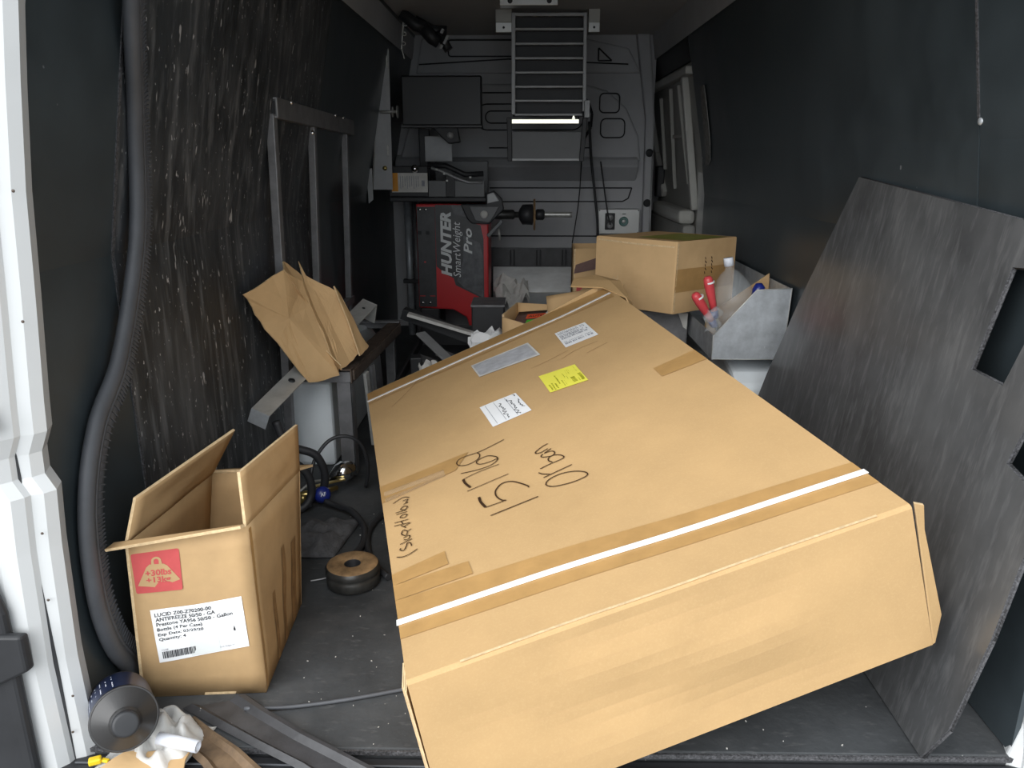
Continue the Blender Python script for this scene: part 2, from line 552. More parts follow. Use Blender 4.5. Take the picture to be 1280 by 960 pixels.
obj('body_side', wall_slab(MB(), wl, REAR - 0.02, FRONT + 0.1, -0.1, CEIL, -1, 0.012, 0.07), 'black', wall_l)
obj('liner_panel', wall_slab(MB(), wl, REAR + 0.004, 1.546, 0.003, CEIL, -1, 0.0, 0.010), 'liner', wall_l)
obj('liner_panel', wall_slab(MB(), wl, 1.552, 3.02, 0.003, CEIL, -1, 0.001, 0.010), 'liner_worn', wall_l)
obj('liner_panel', wall_slab(MB(), wl, 3.024, FRONT, 0.003, CEIL, -1, 0.002, 0.010), 'liner', wall_l)
obj('panel_joint', wall_slab(MB(), wl, 1.5445, 1.5535, 0.003, CEIL, -1, -0.0025, 0.006), 'cut_plastic', wall_l)
arch = MB()
prof = [(0.0, 0.0), (0.0, 0.31), (0.06, 0.345), (0.30, 0.39), (0.52, 0.40), (0.74, 0.37), (0.92, 0.28), (1.0, 0.0)]
arch.prism([(-0.846, 2.585 + a, z) for a, z in prof], (0.166, 0, 0))
obj('wheel_arch', arch, 'arch', bevel=0.015, kind='structure', label='bluish white painted wheel arch box on the left')

wall_r = empty('wall_right', (0.95, 2.6, 0), kind='structure', label='right van wall lined with smooth black sheets')
obj('body_side', wall_slab(MB(), wr, REAR - 0.02, 4.04, -0.1, CEIL, 1, 0.012, 0.07), 'white', wall_r)
obj('liner_panel', wall_slab(MB(), wr, REAR + 0.004, 1.585, 0.003, CEIL, 1, 0.0, 0.010), 'liner', wall_r)
obj('liner_panel', wall_slab(MB(), wr, 1.590, 4.05, 0.003, CEIL, 1, 0.0, 0.010), 'liner', wall_r)
obj('panel_joint', wall_slab(MB(), wr, 1.5838, 1.5912, 1.14, CEIL, 1, -0.0018, 0.006), 'cut_plastic', wall_r)
obj('rivet', MB().lathe([(0.0, 0.004), (0.006, 0.003), (0.008, 0.0)], (wr(1.145), 1.583, 1.145), (-1, 0, 0), 12), 'galv', wall_r)
arch = MB().prism([(0.93, 2.585 + a, z) for a, z in prof], (-0.19, 0, 0))
obj('wheel_arch', arch, 'arch', bevel=0.015, kind='structure', label='bluish white painted wheel arch box on the right')
scr = MB()
zz = [(1.396, 3.889, 3.80), (1.34, 3.90, 3.80), (1.25, 3.918, 3.80), (1.15, 3.93, 3.81), (1.063, 3.95, 3.846), (1.036, 3.961, 3.90)]
for sgn in (0,):
    L = [V((wr(z) - 0.004, a, z)) for z, a, b in zz]
    R = [V((wr(z) - 0.006, b, z)) for z, a, b in zz]
    n = len(L)
    scr.add(L + R, [(i, i + 1, n + i + 1, n + i) for i in range(n - 1)])
obj('torn_tape_strip', scr, 'foam_tan', wall_r, solid=0.003, label='ragged strip of torn grey tape')
for i in range(5):
    z = 0.98 + i * 0.022
    obj('staple', MB().bar((wr(z) - 0.002, 4.01, z), (wr(z) - 0.002, 4.04, z + 0.006), 0.004, 0.008), 'chrome', wall_r)
post = wall_slab(MB(), wr, 4.055, 4.24, 0.0, 1.0, 1, 0.01, 0.07)
obj('door_post', post, 'white', wall_r, label='white painted edge of the side door opening')

ceil = empty('ceiling', (0.04, 3.1, CEIL), kind='structure', label='grey van ceiling')
obj('headliner', MB().span((-0.95, 1.15, CEIL), (1.05, FRONT + 0.62, CEIL + 0.05)), 'headliner', ceil)
hp = MB()
for a, b in ((-1, -0.66), (1, 0.76)):
    hp.prism([(b, 1.6, CEIL), (b + a * 0.10, 1.6, CEIL - 0.0), (b + a * 0.02, 1.6, CEIL - 0.14)], (0, 3.4, 0))
obj('cant_rail', hp, 'bulk', ceil)

# front bulkhead
wall_f = empty('wall_front', (0.04, FRONT, 0), kind='structure', label='grey moulded plastic bulkhead behind the cab')
obj('bulkhead_skin', MB().span((-0.95, FRONT, -0.05), (0.79, FRONT + 0.06, CEIL + 0.03)), 'bulk', wall_f)
# raised fields of the moulding
up = [(-0.60, 1.50), (0.36, 1.50), (0.50, 1.46), (0.62, 1.36), (0.70, 1.20), (0.72, 1.05), (-0.78, 1.05), (-0.70, 1.30)]
obj('raised_field', MB().prism([(x, FRONT, z) for x, z in up], (0, -0.028, 0)), 'bulk', wall_f, bevel=0.012)
obj('ledge', MB().prism([(-0.80, FRONT - 0.06, 1.06), (-0.80, FRONT - 0.09, 1.02), (-0.80, FRONT, 0.93), (-0.80, FRONT, 1.09)], (1.50, 0, 0)), 'bulk', wall_f, bevel=0.008)
obj('raised_field', MB().prism([(x, FRONT, z) for x, z in [(-0.62, 1.755), (0.36, 1.755), (0.62, 1.70), (0.70, 1.56), (-0.66, 1.56)]], (0, -0.018, 0)), 'bulk', wall_f, bevel=0.01)


def ring(name, pts, y, r=0.0045, close=True):
    p = [V((x, y, z)) for x, z in pts]
    if close:
        p = p + [p[0]]
    mb = MB()
    for i in range(len(p) - 1):
        mb.tube([p[i], p[i + 1]], r, 6)
    return obj(name, mb, 'shade_and_dark', wall_f)  # raised dark beads, their colour stands in for shade in moulded grooves


def rrect(x0, x1, z0, z1, r, n=4):
    out = []
    for cx, cz, a0 in ((x1 - r, z1 - r, 0), (x0 + r, z1 - r, 90), (x0 + r, z0 + r, 180), (x1 - r, z0 + r, 270)):
        for i in range(n + 1):
            a = math.radians(a0 + 90 * i / n)
            out.append((cx + r * math.cos(a), cz + r * math.sin(a)))
    return out


YF = FRONT - 0.028
ring('groove_shade_line', [(-0.22, 0.889), (0.675, 0.889), (0.655, 0.825), (0.62, 0.806), (-0.22, 0.804)], FRONT, close=False)
ring('groove_shade_line', [(-0.30, 0.59), (0.72, 0.59)], FRONT, close=False)
ring('groove_shade_line', rrect(0.455, 0.575, 1.335, 1.445, 0.025), YF)
ring('groove_shade_line', rrect(0.465, 0.612, 1.190, 1.300, 0.03), YF)
ring('groove_shade_line', rrect(-0.46, 0.30, 1.655, 1.745, 0.015), FRONT - 0.018)
ring('groove_shade_line', [(-0.64, 1.61), (-0.10, 1.64), (0.62, 1.61)], FRONT - 0.018, close=False)
ring('groove_shade_line', rrect(-0.30, 0.36, 1.235, 1.385, 0.07, 6), YF)
ring('groove_shade_line', rrect(-0.24, 0.33, 1.275, 1.345, 0.034, 6), YF)
ring('groove_shade_line', [(0.33, 1.44), (0.385, 1.40), (0.41, 1.33), (0.405, 1.25), (0.37, 1.19)], YF, 0.009, False)
ring('groove_shade_line', [(0.44, 1.70), (0.52, 1.63), (0.44, 1.63)], FRONT - 0.018, 0.005)
ring('groove_shade_line', [(-0.60, 1.45), (0.30, 1.45)], YF, close=False)
ring('groove_shade_line', [(-0.22, 1.13), (0.40, 1.13)], YF, close=False)
obj('side_pillar', MB().prism([(0.66, FRONT, 1.775), (0.735, FRONT, 1.30), (0.755, FRONT, 0.0), (0.80, FRONT, 0.0), (0.79, FRONT, 1.30), (0.74, FRONT, 1.775)], (0, -0.06, 0)), 'bulk', wall_f, bevel=0.012)
obj('bulkhead_return', MB().span((0.74, FRONT + 0.06, -0.05), (0.79, FRONT + 0.60, CEIL)), 'bulk', wall_f)
obj('footwell_wall', MB().span((0.74, FRONT + 0.56, -0.05), (1.05, FRONT + 0.62, CEIL)), 'bulk', wall_f)
obj('pillar_strip', MB().tube([(0.785, FRONT - 0.075, 1.10), (0.792, FRONT - 0.075, 0.2)], 0.006, 8), 'alu', wall_f)
for z in (1.10, 0.80):
    obj('clip_eye', MB().lathe([(0.0, 0.012), (0.016, 0.012), (0.022, 0.008), (0.024, 0.0)], (0.765, FRONT - 0.07, z), (0, -1, 0), 16), 'shade_and_dark', wall_f)

# sliding side door, front right
d1 = empty('door_1', (0.93, 4.45, 0), kind='structure', label='sliding side door with grey inner panel and dark upper window')
obj('door_skin', wall_slab(MB(), lambda z: wr(z) + 0.02, 4.06, FRONT + 0.6, -0.1, CEIL, 1, 0.0, 0.06), 'doorgrey', d1)


def dpt(y, z, o=0.0):
    return (wr(z) + 0.02 - o, y, z)


obj('upper_window', MB().prism([dpt(4.10, 1.53), dpt(5.45, 1.53), dpt(5.45, 1.76), dpt(4.10, 1.76)], (-0.012, 0, 0)), 'black', d1, bevel=0.004)
for a, b, w in (((5.50, 1.49), (4.10, 1.49), 0.06), ((5.46, 1.50), (5.46, 1.08), 0.07), ((5.46, 1.10), (5.24, 0.84), 0.06), ((4.28, 1.48), (4.30, 0.80), 0.05)):
    obj('door_frame_rail', MB().bar(dpt(*a, 0.012), dpt(*b, 0.012), 0.04 if a[1] == b[1] else w, w if a[1] == b[1] else 0.04, up=(1, 0, 0)), 'doorframe', d1, bevel=0.008)
for y0, z0, z1, y1 in ((4.68, 1.45, 0.89, 4.88), (4.44, 1.45, 0.93, 4.48), (5.02, 1.42, 1.00, 5.20)):
    obj('door_rib', MB().bar(dpt(y0, z0, 0.015), dpt(y1, z1, 0.015), 0.022, 0.022, up=(1, 0, 0)), 'doorframe', d1, bevel=0.006)
obj('door_rib', MB().bar(dpt(4.82, 1.19, 0.013), dpt(4.46, 1.19, 0.013), 0.022, 0.022, up=(1, 0, 0)), 'doorframe', d1, bevel=0.006)
obj('door_handle', MB().box((wr(1.3) - 0.012, 5.44, 1.30), (0.025, 0.04, 0.07)), 'chrome', d1, bevel=0.004)
obj('door_latch', MB().box((wr(0.9) - 0.02, 5.30, 0.92), (0.05, 0.09, 0.20)), 'black', d1, bevel=0.01)
obj('door_lower_panel', MB().span((0.86, 4.26, 0.10), (0.935, 5.50, 0.72)), 'doorgrey', d1, bevel=0.02)
obj('door_step_cover', MB().span((0.84, 4.30, 0.72), (0.935, 5.20, 0.80)), 'doorframe', d1, bevel=0.025)

# rear pillars and the opened left rear door
tl = empty('trim_2', (-0.84, 1.17, 0), kind='structure', label='white painted rear door pillar on the left')
ins = [(-0.60, 1.775), (-0.655, 1.60), (-0.729, 1.294), (-0.745, 1.188), (-0.766, 1.028), (-0.780, 0.867), (-0.797, 0.69), (-0.801, 0.637), (-0.816, 0.601), (-0.818, 0.56), (-0.803, 0.53), (-0.811, 0.428), (-0.820, 0.199), (-0.814, -0.052), (-0.80, -0.16)]
mb = MB()
secs = []
for x, z in ins:
    secs.append([(x, 1.205, z), (x - 0.012, 1.188, z), (x - 0.030, 1.181, z), (x - 0.034, 1.170, z), (x - 0.048, 1.155, z), (x - 0.075, 1.150, z), (x - 0.11, 1.155, z), (x - 0.11, 1.24, z), (x - 0.012, 1.24, z)])
k = len(secs[0])
vv = [p for s in secs for p in s]
ff = [(i * k + j, i * k + (j + 1) % k, (i + 1) * k + (j + 1) % k, (i + 1) * k + j) for i in range(len(secs) - 1) for j in range(k)]
mb.add(vv, ff, 0, False)
obj('pillar', mb, 'white', tl)
for x, z in ((-0.768, 1.03), (-0.79, 0.83), (-0.824, 0.46), (-0.836, 0.33), (-0.838, 0.05), (-0.825, 0.13)):
    obj('rust_chip', MB().lathe([(0, 0.0012), (0.002, 0.001), (0.0026, 0)], (x, 1.178, z), (0.3, -1, 0), 8), 'steel_rust', tl)
tr = empty('trim_3', (0.95, 1.17, 0), kind='structure', label='white painted rear door pillar on the right')
insr = [(0.69, 1.775), (0.80, 1.40), (0.90, 1.05), (0.945, 0.8), (0.955, 0.45), (0.945, 0.16), (0.929, 0.073), (0.917, 0.019), (0.905, -0.03), (0.86, -0.06), (0.80, -0.075)]
mb = MB()
secs = [[(x, 1.205, z), (x + 0.012, 1.188, z), (x + 0.05, 1.178, z), (x + 0.14, 1.178, z), (x + 0.14, 1.24, z), (x + 0.012, 1.24, z)] for x, z in insr]
k = 6
mb.add([p for s in secs for p in s], [(i * k + j, i * k + (j + 1) % k, (i + 1) * k + (j + 1) % k, (i + 1) * k + j) for i in range(len(secs) - 1) for j in range(k)])
obj('pillar', mb, 'white', tr, bevel=0.004)

d2 = empty('door_2', (-1.1, 1.1, 0), kind='structure', label='opened rear door of the van at the left')
mb = MB().prism([(-0.905, 1.135, -0.25), (-0.905, 1.135, 1.30), (-1.65, 0.98, 1.30), (-1.65, 0.98, -0.25)], (0.01, 0.04, 0))
obj('door_shell', mb, 'white', d2, bevel=0.01)
obj('door_trim', MB().prism([(-0.885, 1.128, -0.25), (-0.885, 1.128, 0.33), (-0.91, 1.125, 0.45), (-0.93, 1.12, 0.62), (-1.6, 0.975, 0.62), (-1.6, 0.975, -0.25)], (0.004, 0.016, 0)), 'black', d2, bevel=0.006)
obj('check_strap', MB().prism([(-0.845, 1.135, 0.70), (-0.84, 1.135, 0.66), (-0.92, 1.12, 0.64), (-0.92, 1.12, 0.71)], (0.004, 0.012, 0)), 'black', d2, bevel=0.004)
obj('strap_bolt', MB().lathe([(0, 0.01), (0.010, 0.009), (0.013, 0)], (-0.872, 1.128, 0.675), (0, -1, 0), 12), 'rubber', d2)
obj('hinge_block', MB().prism([(-0.86, 1.125, 0.22), (-0.86, 1.125, 0.29), (-0.93, 1.11, 0.30), (-0.93, 1.11, 0.19)], (0.004, 0.018, 0)), 'black', d2, bevel=0.005)

#@@THINGS
# ================================================================ THE BIG SHIPPING CARTON
TA, TB, TC, TD = V((-0.176, 0.990, 0.312)), V((0.637, 1.162, 0.531)), V((0.286, 2.634, 0.648)), V((-0.519, 2.431, 0.322))
BA, BB, BC, BD = V((-0.123, 1.010, 0.003)), V((0.736, 1.201, 0.240)), V((0.387, 2.656, 0.250)), V((-0.428, 2.476, 0.003))
big = empty('shipping_carton', (0.1, 1.8, 0), 'huge flat brown carton strapped in white, lying tilted across the van floor', 'box')
TOP = Patch(TA, TB, TC, TD, amp=0.006)
FRONTF = Patch(BA, BB, TB, TA, amp=0.007)
mb = MB()
mb.grid(lambda a, b: TOP(a, b), 40, 60)
mb.grid(lambda a, b: FRONTF(a, b), 40, 12)
mb.grid(lambda a, b: Patch(BB, BC, TC, TB)(a, b), 10, 6)
mb.grid(lambda a, b: Patch(BD, BA, TA, TD)(a, b), 10, 6)
mb.grid(lambda a, b: Patch(BC, BD, TD, TC)(a, b), 10, 6)
mb.grid(lambda a, b: Patch(BA, BD, BC, BB)(a, b), 6, 6)
for i in range(len(mb.sm)):
    mb.sm[i] = False
obj('body', mb, 'card', big, bevel=0.006)


def ribbon(name, P, pts, w, m, lift=0.0025, th=0.0012, parent=big, label=None):
    mb = MB()
    stroke(mb, P, pts, w, lift)
    return obj(name, mb, m, parent, label=label, solid=th)


FS = [(-0.002, 0.9422), (0.2, 0.9455), (0.4448, 0.9493), (0.62, 0.9450), (0.7668, 0.9430), (0.9055, 0.9507), (0.985, 0.9567)]
NS = [(-0.003, 0.1050), (0.25, 0.099), (0.5, 0.0915), (0.75, 0.0850), (1.002, 0.0785)]
# tape below the straps
mb = decal(MB(), TOP.sub([(0.0, 0.0742), (0.9995, 0.0531), (0.9995, 0.1042), (0.0, 0.1523)]), 0.0014, 24, 3)
obj('tape', mb, 'tape', big, label='brown packing tape')
mb = decal(MB(), TOP.sub([(0.0, 0.925), (0.985, 0.930), (0.985, 0.999), (0.0, 0.999)]), 0.0014, 24, 3)
obj('tape', mb, 'tape', big, label='brown packing tape')
for c in ([(0.0, 0.1858), (0.1262, 0.1899), (0.1251, 0.2230), (0.0, 0.2126)], [(0.0, 0.4276), (0.21, 0.4450), (0.2604, 0.4940), (0.0, 0.4885)],
          [(0.8562, 0.4923), (0.999, 0.4928), (0.999, 0.5417), (0.8578, 0.5323)], [(0.0, 0.152), (0.17, 0.150), (0.168, 0.180), (0.0, 0.186)]):
    obj('tape', decal(MB(), TOP.sub(c), 0.0019, 8, 3), 'tape', big, label='brown packing tape')
mb = MB()
mb.grid(lambda u, v: TOP(0.01 + 0.17 * u, 0.425 + 0.035 * v + 0.012 * u, 0.003 + 0.004 * math.sin(v * 9 + u * 3) * v), 12, 8)
obj('loose_tape_film', mb, 'tapefilm', big)
ribbon('strap', TOP, NS, 0.0155, 'strap', 0.0035, label='wide white plastic strap')
ribbon('strap', TOP, FS, 0.0125, 'strap', 0.0035, label='white plastic strap along the far edge')
mb = MB()
mb.hexa([TA + V((-0.003, 0.135, -0.02)), TA + V((-0.003, 0.151, -0.02)), TA + V((0.001, 0.151, -0.02)), TA + V((0.001, 0.135, -0.02))],
        [TA + V((-0.0195, 0.139, 0.0045)), TA + V((-0.0215, 0.155, 0.0045)), TA + V((-0.0165, 0.155, 0.0045)), TA + V((-0.0145, 0.139, 0.0045))])
# labels
HW = TOP.sub([(0.3551, 0.5473), (0.4786, 0.5482), (0.4674, 0.6450), (0.3469, 0.6480)])
lab = obj('paper_label', decal(MB(), HW, 0.0022), 'paper', big, label='white label with handwritten lines')
mb = MB()
for u in (0.13, 0.36, 0.66):
    decal(mb, HW, 0.0029, 1, 6, 0, u, u + 0.012, 0.05, 0.95)
obj('ruled_line', mb, 'grey_ink', lab, kind='stuff')
rnd = random.Random(3)
mb = MB()
class HWS:
    def __call__(self, a, b, off=0):
        return HW(a, b, off)
    def normal(self, a, b):
        return TOP.normal(0.4, 0.6)
for u, v0, v1 in ((0.46, 0.08, 0.80), (0.72, 0.06, 0.85), (0.90, 0.28, 0.68), (0.88, 0.86, 0.96)):
    n = max(3, int((v1 - v0) * 26))
    pts = [(u + rnd.uniform(-0.055, 0.055), v0 + (v1 - v0) * i / n) for i in range(n + 1)]
    stroke(mb, HWS(), pts, 0.0022, 0.003)
obj('scribble', mb, 'ink', lab, kind='stuff')
YL = TOP.sub([(0.5568, 0.5869), (0.6771, 0.5786), (0.6810, 0.6700), (0.5610, 0.6810)])
lab = obj('paper_label', decal(MB(), YL, 0.0022), 'yellow', big, label='bright yellow printed label')
mb = MB()
for (u0, u1, v0, v1) in ((0.33, 0.37, 0.25, 0.75), (0.42, 0.45, 0.08, 0.40), (0.48, 0.50, 0.08, 0.38), (0.54, 0.565, 0.45, 0.75), (0.60, 0.62, 0.30, 0.55), (0.65, 0.67, 0.60, 0.85),
                         (0.70, 0.72, 0.60, 0.85), (0.66, 0.78, 0.12, 0.42), (0.82, 0.85, 0.1, 0.3), (0.88, 0.97, 0.10, 0.50), (0.90, 0.92, 0.62, 0.92), (0.74, 0.76, 0.64, 0.9),
                         (0.07, 0.12, 0.07, 0.40), (0.15, 0.19, 0.05, 0.42), (0.22, 0.27, 0.07, 0.36)):
    n = max(1, int((v1 - v0) / 0.06))
    for i in range(n):
        a = v0 + (v1 - v0) * i / n
        decal(mb, YL, 0.0029, 1, 1, 0, u0 + rnd.uniform(0, 0.012), u1 - rnd.uniform(0, 0.012), a, a + (v1 - v0) / n * rnd.uniform(0.55, 0.95))
obj('print', mb, 'olive_ink', lab, kind='stuff')
SL = TOP.sub([(0.7005, 0.7671), (0.8206, 0.7638), (0.8214, 0.8562), (0.7077, 0.8650)])
lab = obj('paper_label', decal(MB(), SL, 0.0022), 'paper', big, label='white printed shipping label')
mb = MB()
for v, n, h in ((0.14, 26, 0.10), (0.28, 16, 0.03), (0.47, 24, 0.08), (0.58, 24, 0.10), (0.70, 14, 0.04), (0.80, 18, 0.06), (0.89, 12, 0.03)):
    for i in range(n):
        if rnd.random() < 0.82:
            u = 0.06 + 0.86 * i / n
            decal(mb, SL, 0.0029, 1, 1, 0, u, u + 0.86 / n * rnd.uniform(0.35, 0.9), v, v + h)
obj('print', mb, 'grey_ink', lab, kind='stuff')
PO = TOP.sub([(0.3952, 0.8005), (0.6148, 0.7858), (0.6087, 0.8778), (0.3895, 0.8870)])
lab = obj('document_pouch', decal(MB(), PO, 0.0022, 10, 6), 'pouch', big, label='grey clear-fronted document pouch')
mb = MB()
for (u0, u1, v0, v1) in ((0, 1, 0, 0.07), (0, 1, 0.94, 1), (0, 0.025, 0, 1), (0.97, 1, 0, 1)):
    decal(mb, PO, 0.003, 6, 1, 0, u0, u1, v0, v1)
obj('pouch_rim', mb, 'paper_dull', lab)

NUM = [
    (3, [(0.2505, 0.2683), (0.3717, 0.2730)]),
    (6, [(0.2414, 0.3312), (0.2409, 0.3152), (0.2469, 0.2960)]),
    (2.6, [(0.2466, 0.2952), (0.2928, 0.2946)]),
    (3.4, [(0.2991, 0.2942), (0.2895, 0.2993), (0.2819, 0.3139), (0.2831, 0.3281), (0.2906, 0.3379), (0.3073, 0.3470), (0.3279, 0.3446), (0.3444, 0.3326), (0.3622, 0.3124), (0.3616, 0.3078)]),
    (2.3, [(0.2197, 0.3617), (0.3334, 0.3694)]),
    (6, [(0.2203, 0.4041), (0.2222, 0.3886), (0.2304, 0.3704)]),
    (2.3, [(0.2212, 0.4044), (0.2634, 0.4101), (0.3228, 0.4111)]),
    (2.8, [(0.2205, 0.4265), (0.2607, 0.4191), (0.2939, 0.4172), (0.3153, 0.4216), (0.3268, 0.4312), (0.3225, 0.4415), (0.3060, 0.4524), (0.2859, 0.4530), (0.2709, 0.4470), (0.2722, 0.4375), (0.2846, 0.4318), (0.3099, 0.4303), (0.3249, 0.4322)]),
    (2.8, [(0.3657, 0.4867), (0.3218, 0.4812), (0.2852, 0.4781), (0.2504, 0.4805), (0.2290, 0.4777), (0.2199, 0.4682), (0.2233, 0.4571), (0.2412, 0.4488), (0.2647, 0.4503), (0.2815, 0.4574), (0.2867, 0.4690), (0.2821, 0.4777)])]
WORD = [
    [(0.4635, 0.4138), (0.4472, 0.4118), (0.4316, 0.4069), (0.4225, 0.4026), (0.4238, 0.3980), (0.4359, 0.3956), (0.4562, 0.3987)],
    [(0.4412, 0.3890), (0.4637, 0.3948)],
    [(0.4412, 0.3890), (0.4549, 0.3883), (0.4644, 0.3847), (0.4656, 0.3777), (0.4565, 0.3724), (0.4446, 0.3746), (0.4307, 0.3805), (0.4311, 0.3853), (0.4372, 0.3885)],
    [(0.4109, 0.3478), (0.4386, 0.3508), (0.4663, 0.3515), (0.4797, 0.3545), (0.4761, 0.3637), (0.4634, 0.3713), (0.4511, 0.3726), (0.4420, 0.3673), (0.4414, 0.3603), (0.4473, 0.3537)],
    [(0.4064, 0.3189), (0.4240, 0.3206), (0.4853, 0.3256)],
    [(0.4022, 0.3385), (0.4092, 0.3305), (0.4247, 0.3221)],
    [(0.4024, 0.2975), (0.4095, 0.3051), (0.4262, 0.3106), (0.4497, 0.3118), (0.4722, 0.3078), (0.4897, 0.3011), (0.5024, 0.2925), (0.5046, 0.2849), (0.4955, 0.2804), (0.4702, 0.2781), (0.4435, 0.2797), (0.4184, 0.2842), (0.4062, 0.2910), (0.4024, 0.2975)]]
PLACE = [
    [(0.0286, 0.4112), (0.0430, 0.4168), (0.0596, 0.4197), (0.0733, 0.4117)],
    [(0.0544, 0.4082), (0.0692, 0.4078), (0.0615, 0.3998), (0.0676, 0.3980), (0.0549, 0.3963)],
    [(0.0648, 0.3843), (0.0590, 0.3786), (0.0531, 0.3783), (0.0456, 0.3833), (0.0514, 0.3890), (0.0573, 0.3893), (0.0648, 0.3843)],
    [(0.0309, 0.3779), (0.0595, 0.3755)], [(0.0323, 0.3717), (0.0607, 0.3693)],
    [(0.0597, 0.3596), (0.0539, 0.3546), (0.0482, 0.3543), (0.0409, 0.3586), (0.0466, 0.3636), (0.0524, 0.3639), (0.0597, 0.3596)],
    [(0.0247, 0.3481), (0.0599, 0.3438)], [(0.0225, 0.3391), (0.0613, 0.3326)], [(0.0409, 0.3473), (0.0443, 0.3365)],
    [(0.0389, 0.3337), (0.0500, 0.3222)], [(0.0443, 0.3266), (0.0633, 0.3317)],
    [(0.0525, 0.3091), (0.0484, 0.3012), (0.0436, 0.3009), (0.0369, 0.3082), (0.0409, 0.3161), (0.0458, 0.3164), (0.0525, 0.3091)],
    [(0.0500, 0.3100), (0.0622, 0.3129)],
    [(0.0395, 0.2951), (0.0534, 0.2974), (0.0549, 0.2913), (0.0476, 0.2872), (0.0398, 0.2901)],
    [(0.0291, 0.2808), (0.0595, 0.2845)],
    [(0.0553, 0.2661), (0.0538, 0.2750), (0.0471, 0.2779), (0.0428, 0.2703), (0.0354, 0.2618), (0.0271, 0.2665), (0.0296, 0.2700)],
    [(0.0169, 0.2509), (0.0310, 0.2460), (0.0471, 0.2468), (0.0671, 0.2527)]]
mb = MB()
for w, l in NUM:
    stroke(mb, TOP, l, w * 0.00100, 0.0026)
obj('handwriting', mb, 'marker', big, label='handwritten marker number')
mb = MB()
for l in WORD:
    stroke(mb, TOP, l, 0.0029, 0.0026)
obj('handwriting', mb, 'marker', big, label='handwritten marker name')
mb = MB()
for l in PLACE:
    stroke(mb, TOP, l, 0.0025, 0.0026)
obj('handwriting', mb, 'marker', big, label='handwritten marker place name in brackets')
mb = MB()
for l in ([(0.08, 0.845), (0.14, 0.89), (0.20, 0.945)], [(0.66, 0.72), (0.72, 0.735), (0.80, 0.735)], [(0.56, 0.735), (0.62, 0.74), (0.70, 0.75)], [(0.74, 0.70), (0.82, 0.71)]):
    stroke(mb, TOP, l, 0.0014, 0.0018)
obj('pencil_scratch', mb, 'card_stain', big, kind='stuff')
# worn pale crease along the near top edge, and folded end flaps
mb = MB()
stroke(mb, TOP, [(0.10, 0.0032), (0.3, 0.0050), (0.5, 0.0035), (0.7, 0.0045), (0.93, 0.0030)], 0.0055, 0.0008)
obj('worn_crease', mb, 'card_edge', big)
nR = (TB - TA).normalized()
f = MB()
f.prism([TB + V((0.004, 0.0, 0.004)), TB + V((0.026, 0.010, -0.004)), TB + V((0.036, 0.014, -0.05)), BB + V((0.008, 0.003, 0.06)), BB + V((0.004, 0.0, 0.004)), BB + V((0.0, 0.0, 0.0))], (0.0, 0.006, 0.001), 0, 1)
obj('end_flap', f, ['card', 'card_edge'], big, bevel=0.001)
for k in range(3):
    o = V((-0.003 - 0.0035 * k, 0.001 + 0.006 * k, 0))
    f = MB().prism([TA + o + V((0, 0, -0.02)), BA + o, BA + o + V((-0.006, 0.05, 0.0)), TA + o + V((-0.006, 0.05, -0.012))], (0.0022, 0.0, 0.001), 0, 1)
    obj('side_flap', f, ['card_old', 'card_edge'], big)
# crushed far corner and lifted flap
mb = MB()
c = TC
pts = [c + V(p) for p in ((-0.125, 0.01, 0.002), (-0.02, -0.03, 0.005), (0.05, -0.13, -0.012), (0.075, -0.14, -0.06), (0.085, -0.03, -0.05), (0.05, 0.05, 0.015), (-0.03, 0.09, 0.03), (-0.11, 0.07, 0.02))]
ctr = c + V((0.01, 0.01, 0.022))
mb.add(pts + [ctr], [(i, (i + 1) % 8, 8) for i in range(8)])
obj('crushed_corner', mb, 'card', big, solid=0.004)
mb = MB()
mb.prism([TD + (TC - TD) * t + V((0, 0.004, h)) for t, h in ((0.02, 0.0), (0.35, 0.0), (0.72, 0.0), (0.86, 0.012), (0.98, 0.02), (0.9, -0.04), (0.02, -0.05))], (0.0, 0.005, 0), 0, 1)
obj('long_flap', mb, ['card', 'card_edge'], big)

# ================================================================ OPEN ANTIFREEZE CARTON
oc = empty('open_carton', (-0.66, 1.5, 0), 'open brown carton with red weight mark and white product label', 'box')
f0, f1 = V((-0.790, 1.336, 0.001)), V((-0.537, 1.355, 0.001))
f2, f3 = V((-0.539, 1.350, 0.388)), V((-0.772, 1.330, 0.362))
b0, b1 = V((-0.792, 1.665, 0.001)), V((-0.556, 1.690, 0.001))
b2, b3 = V((-0.532, 1.690, 0.362)), V((-0.735, 1.665, 0.366))
OF = Patch(f0, f1, f2, f3, amp=0.004)
TH = 0.006


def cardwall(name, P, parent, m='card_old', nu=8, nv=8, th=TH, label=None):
    mb = MB()
    mb.grid(lambda a, b: P(a, b, 0), nu, nv)
    n = len(mb.v)
    mb.grid(lambda a, b: P(a, b, -th), nu, nv)
    w = nu + 1
    rim = [i for i in range(w)] + [j * w + nu for j in range(1, nv + 1)] + [nv * w + i for i in range(nu - 1, -1, -1)] + [j * w for j in range(nv - 1, 0, -1)]
    for i in range(len(rim)):
        a, b = rim[i], rim[(i + 1) % len(rim)]
        mb.f.append([a, b, n + b, n + a])
        mb.mi.append(1)
        mb.sm.append(False)
    return obj(name, mb, [m, 'card_edge'], parent, label=label)


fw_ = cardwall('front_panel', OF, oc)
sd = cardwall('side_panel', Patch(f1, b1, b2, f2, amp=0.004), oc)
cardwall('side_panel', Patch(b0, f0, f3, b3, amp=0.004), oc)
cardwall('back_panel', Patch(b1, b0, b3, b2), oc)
cardwall('bottom_panel', Patch(f0, b0, b1, f1), oc, nu=2, nv=2)
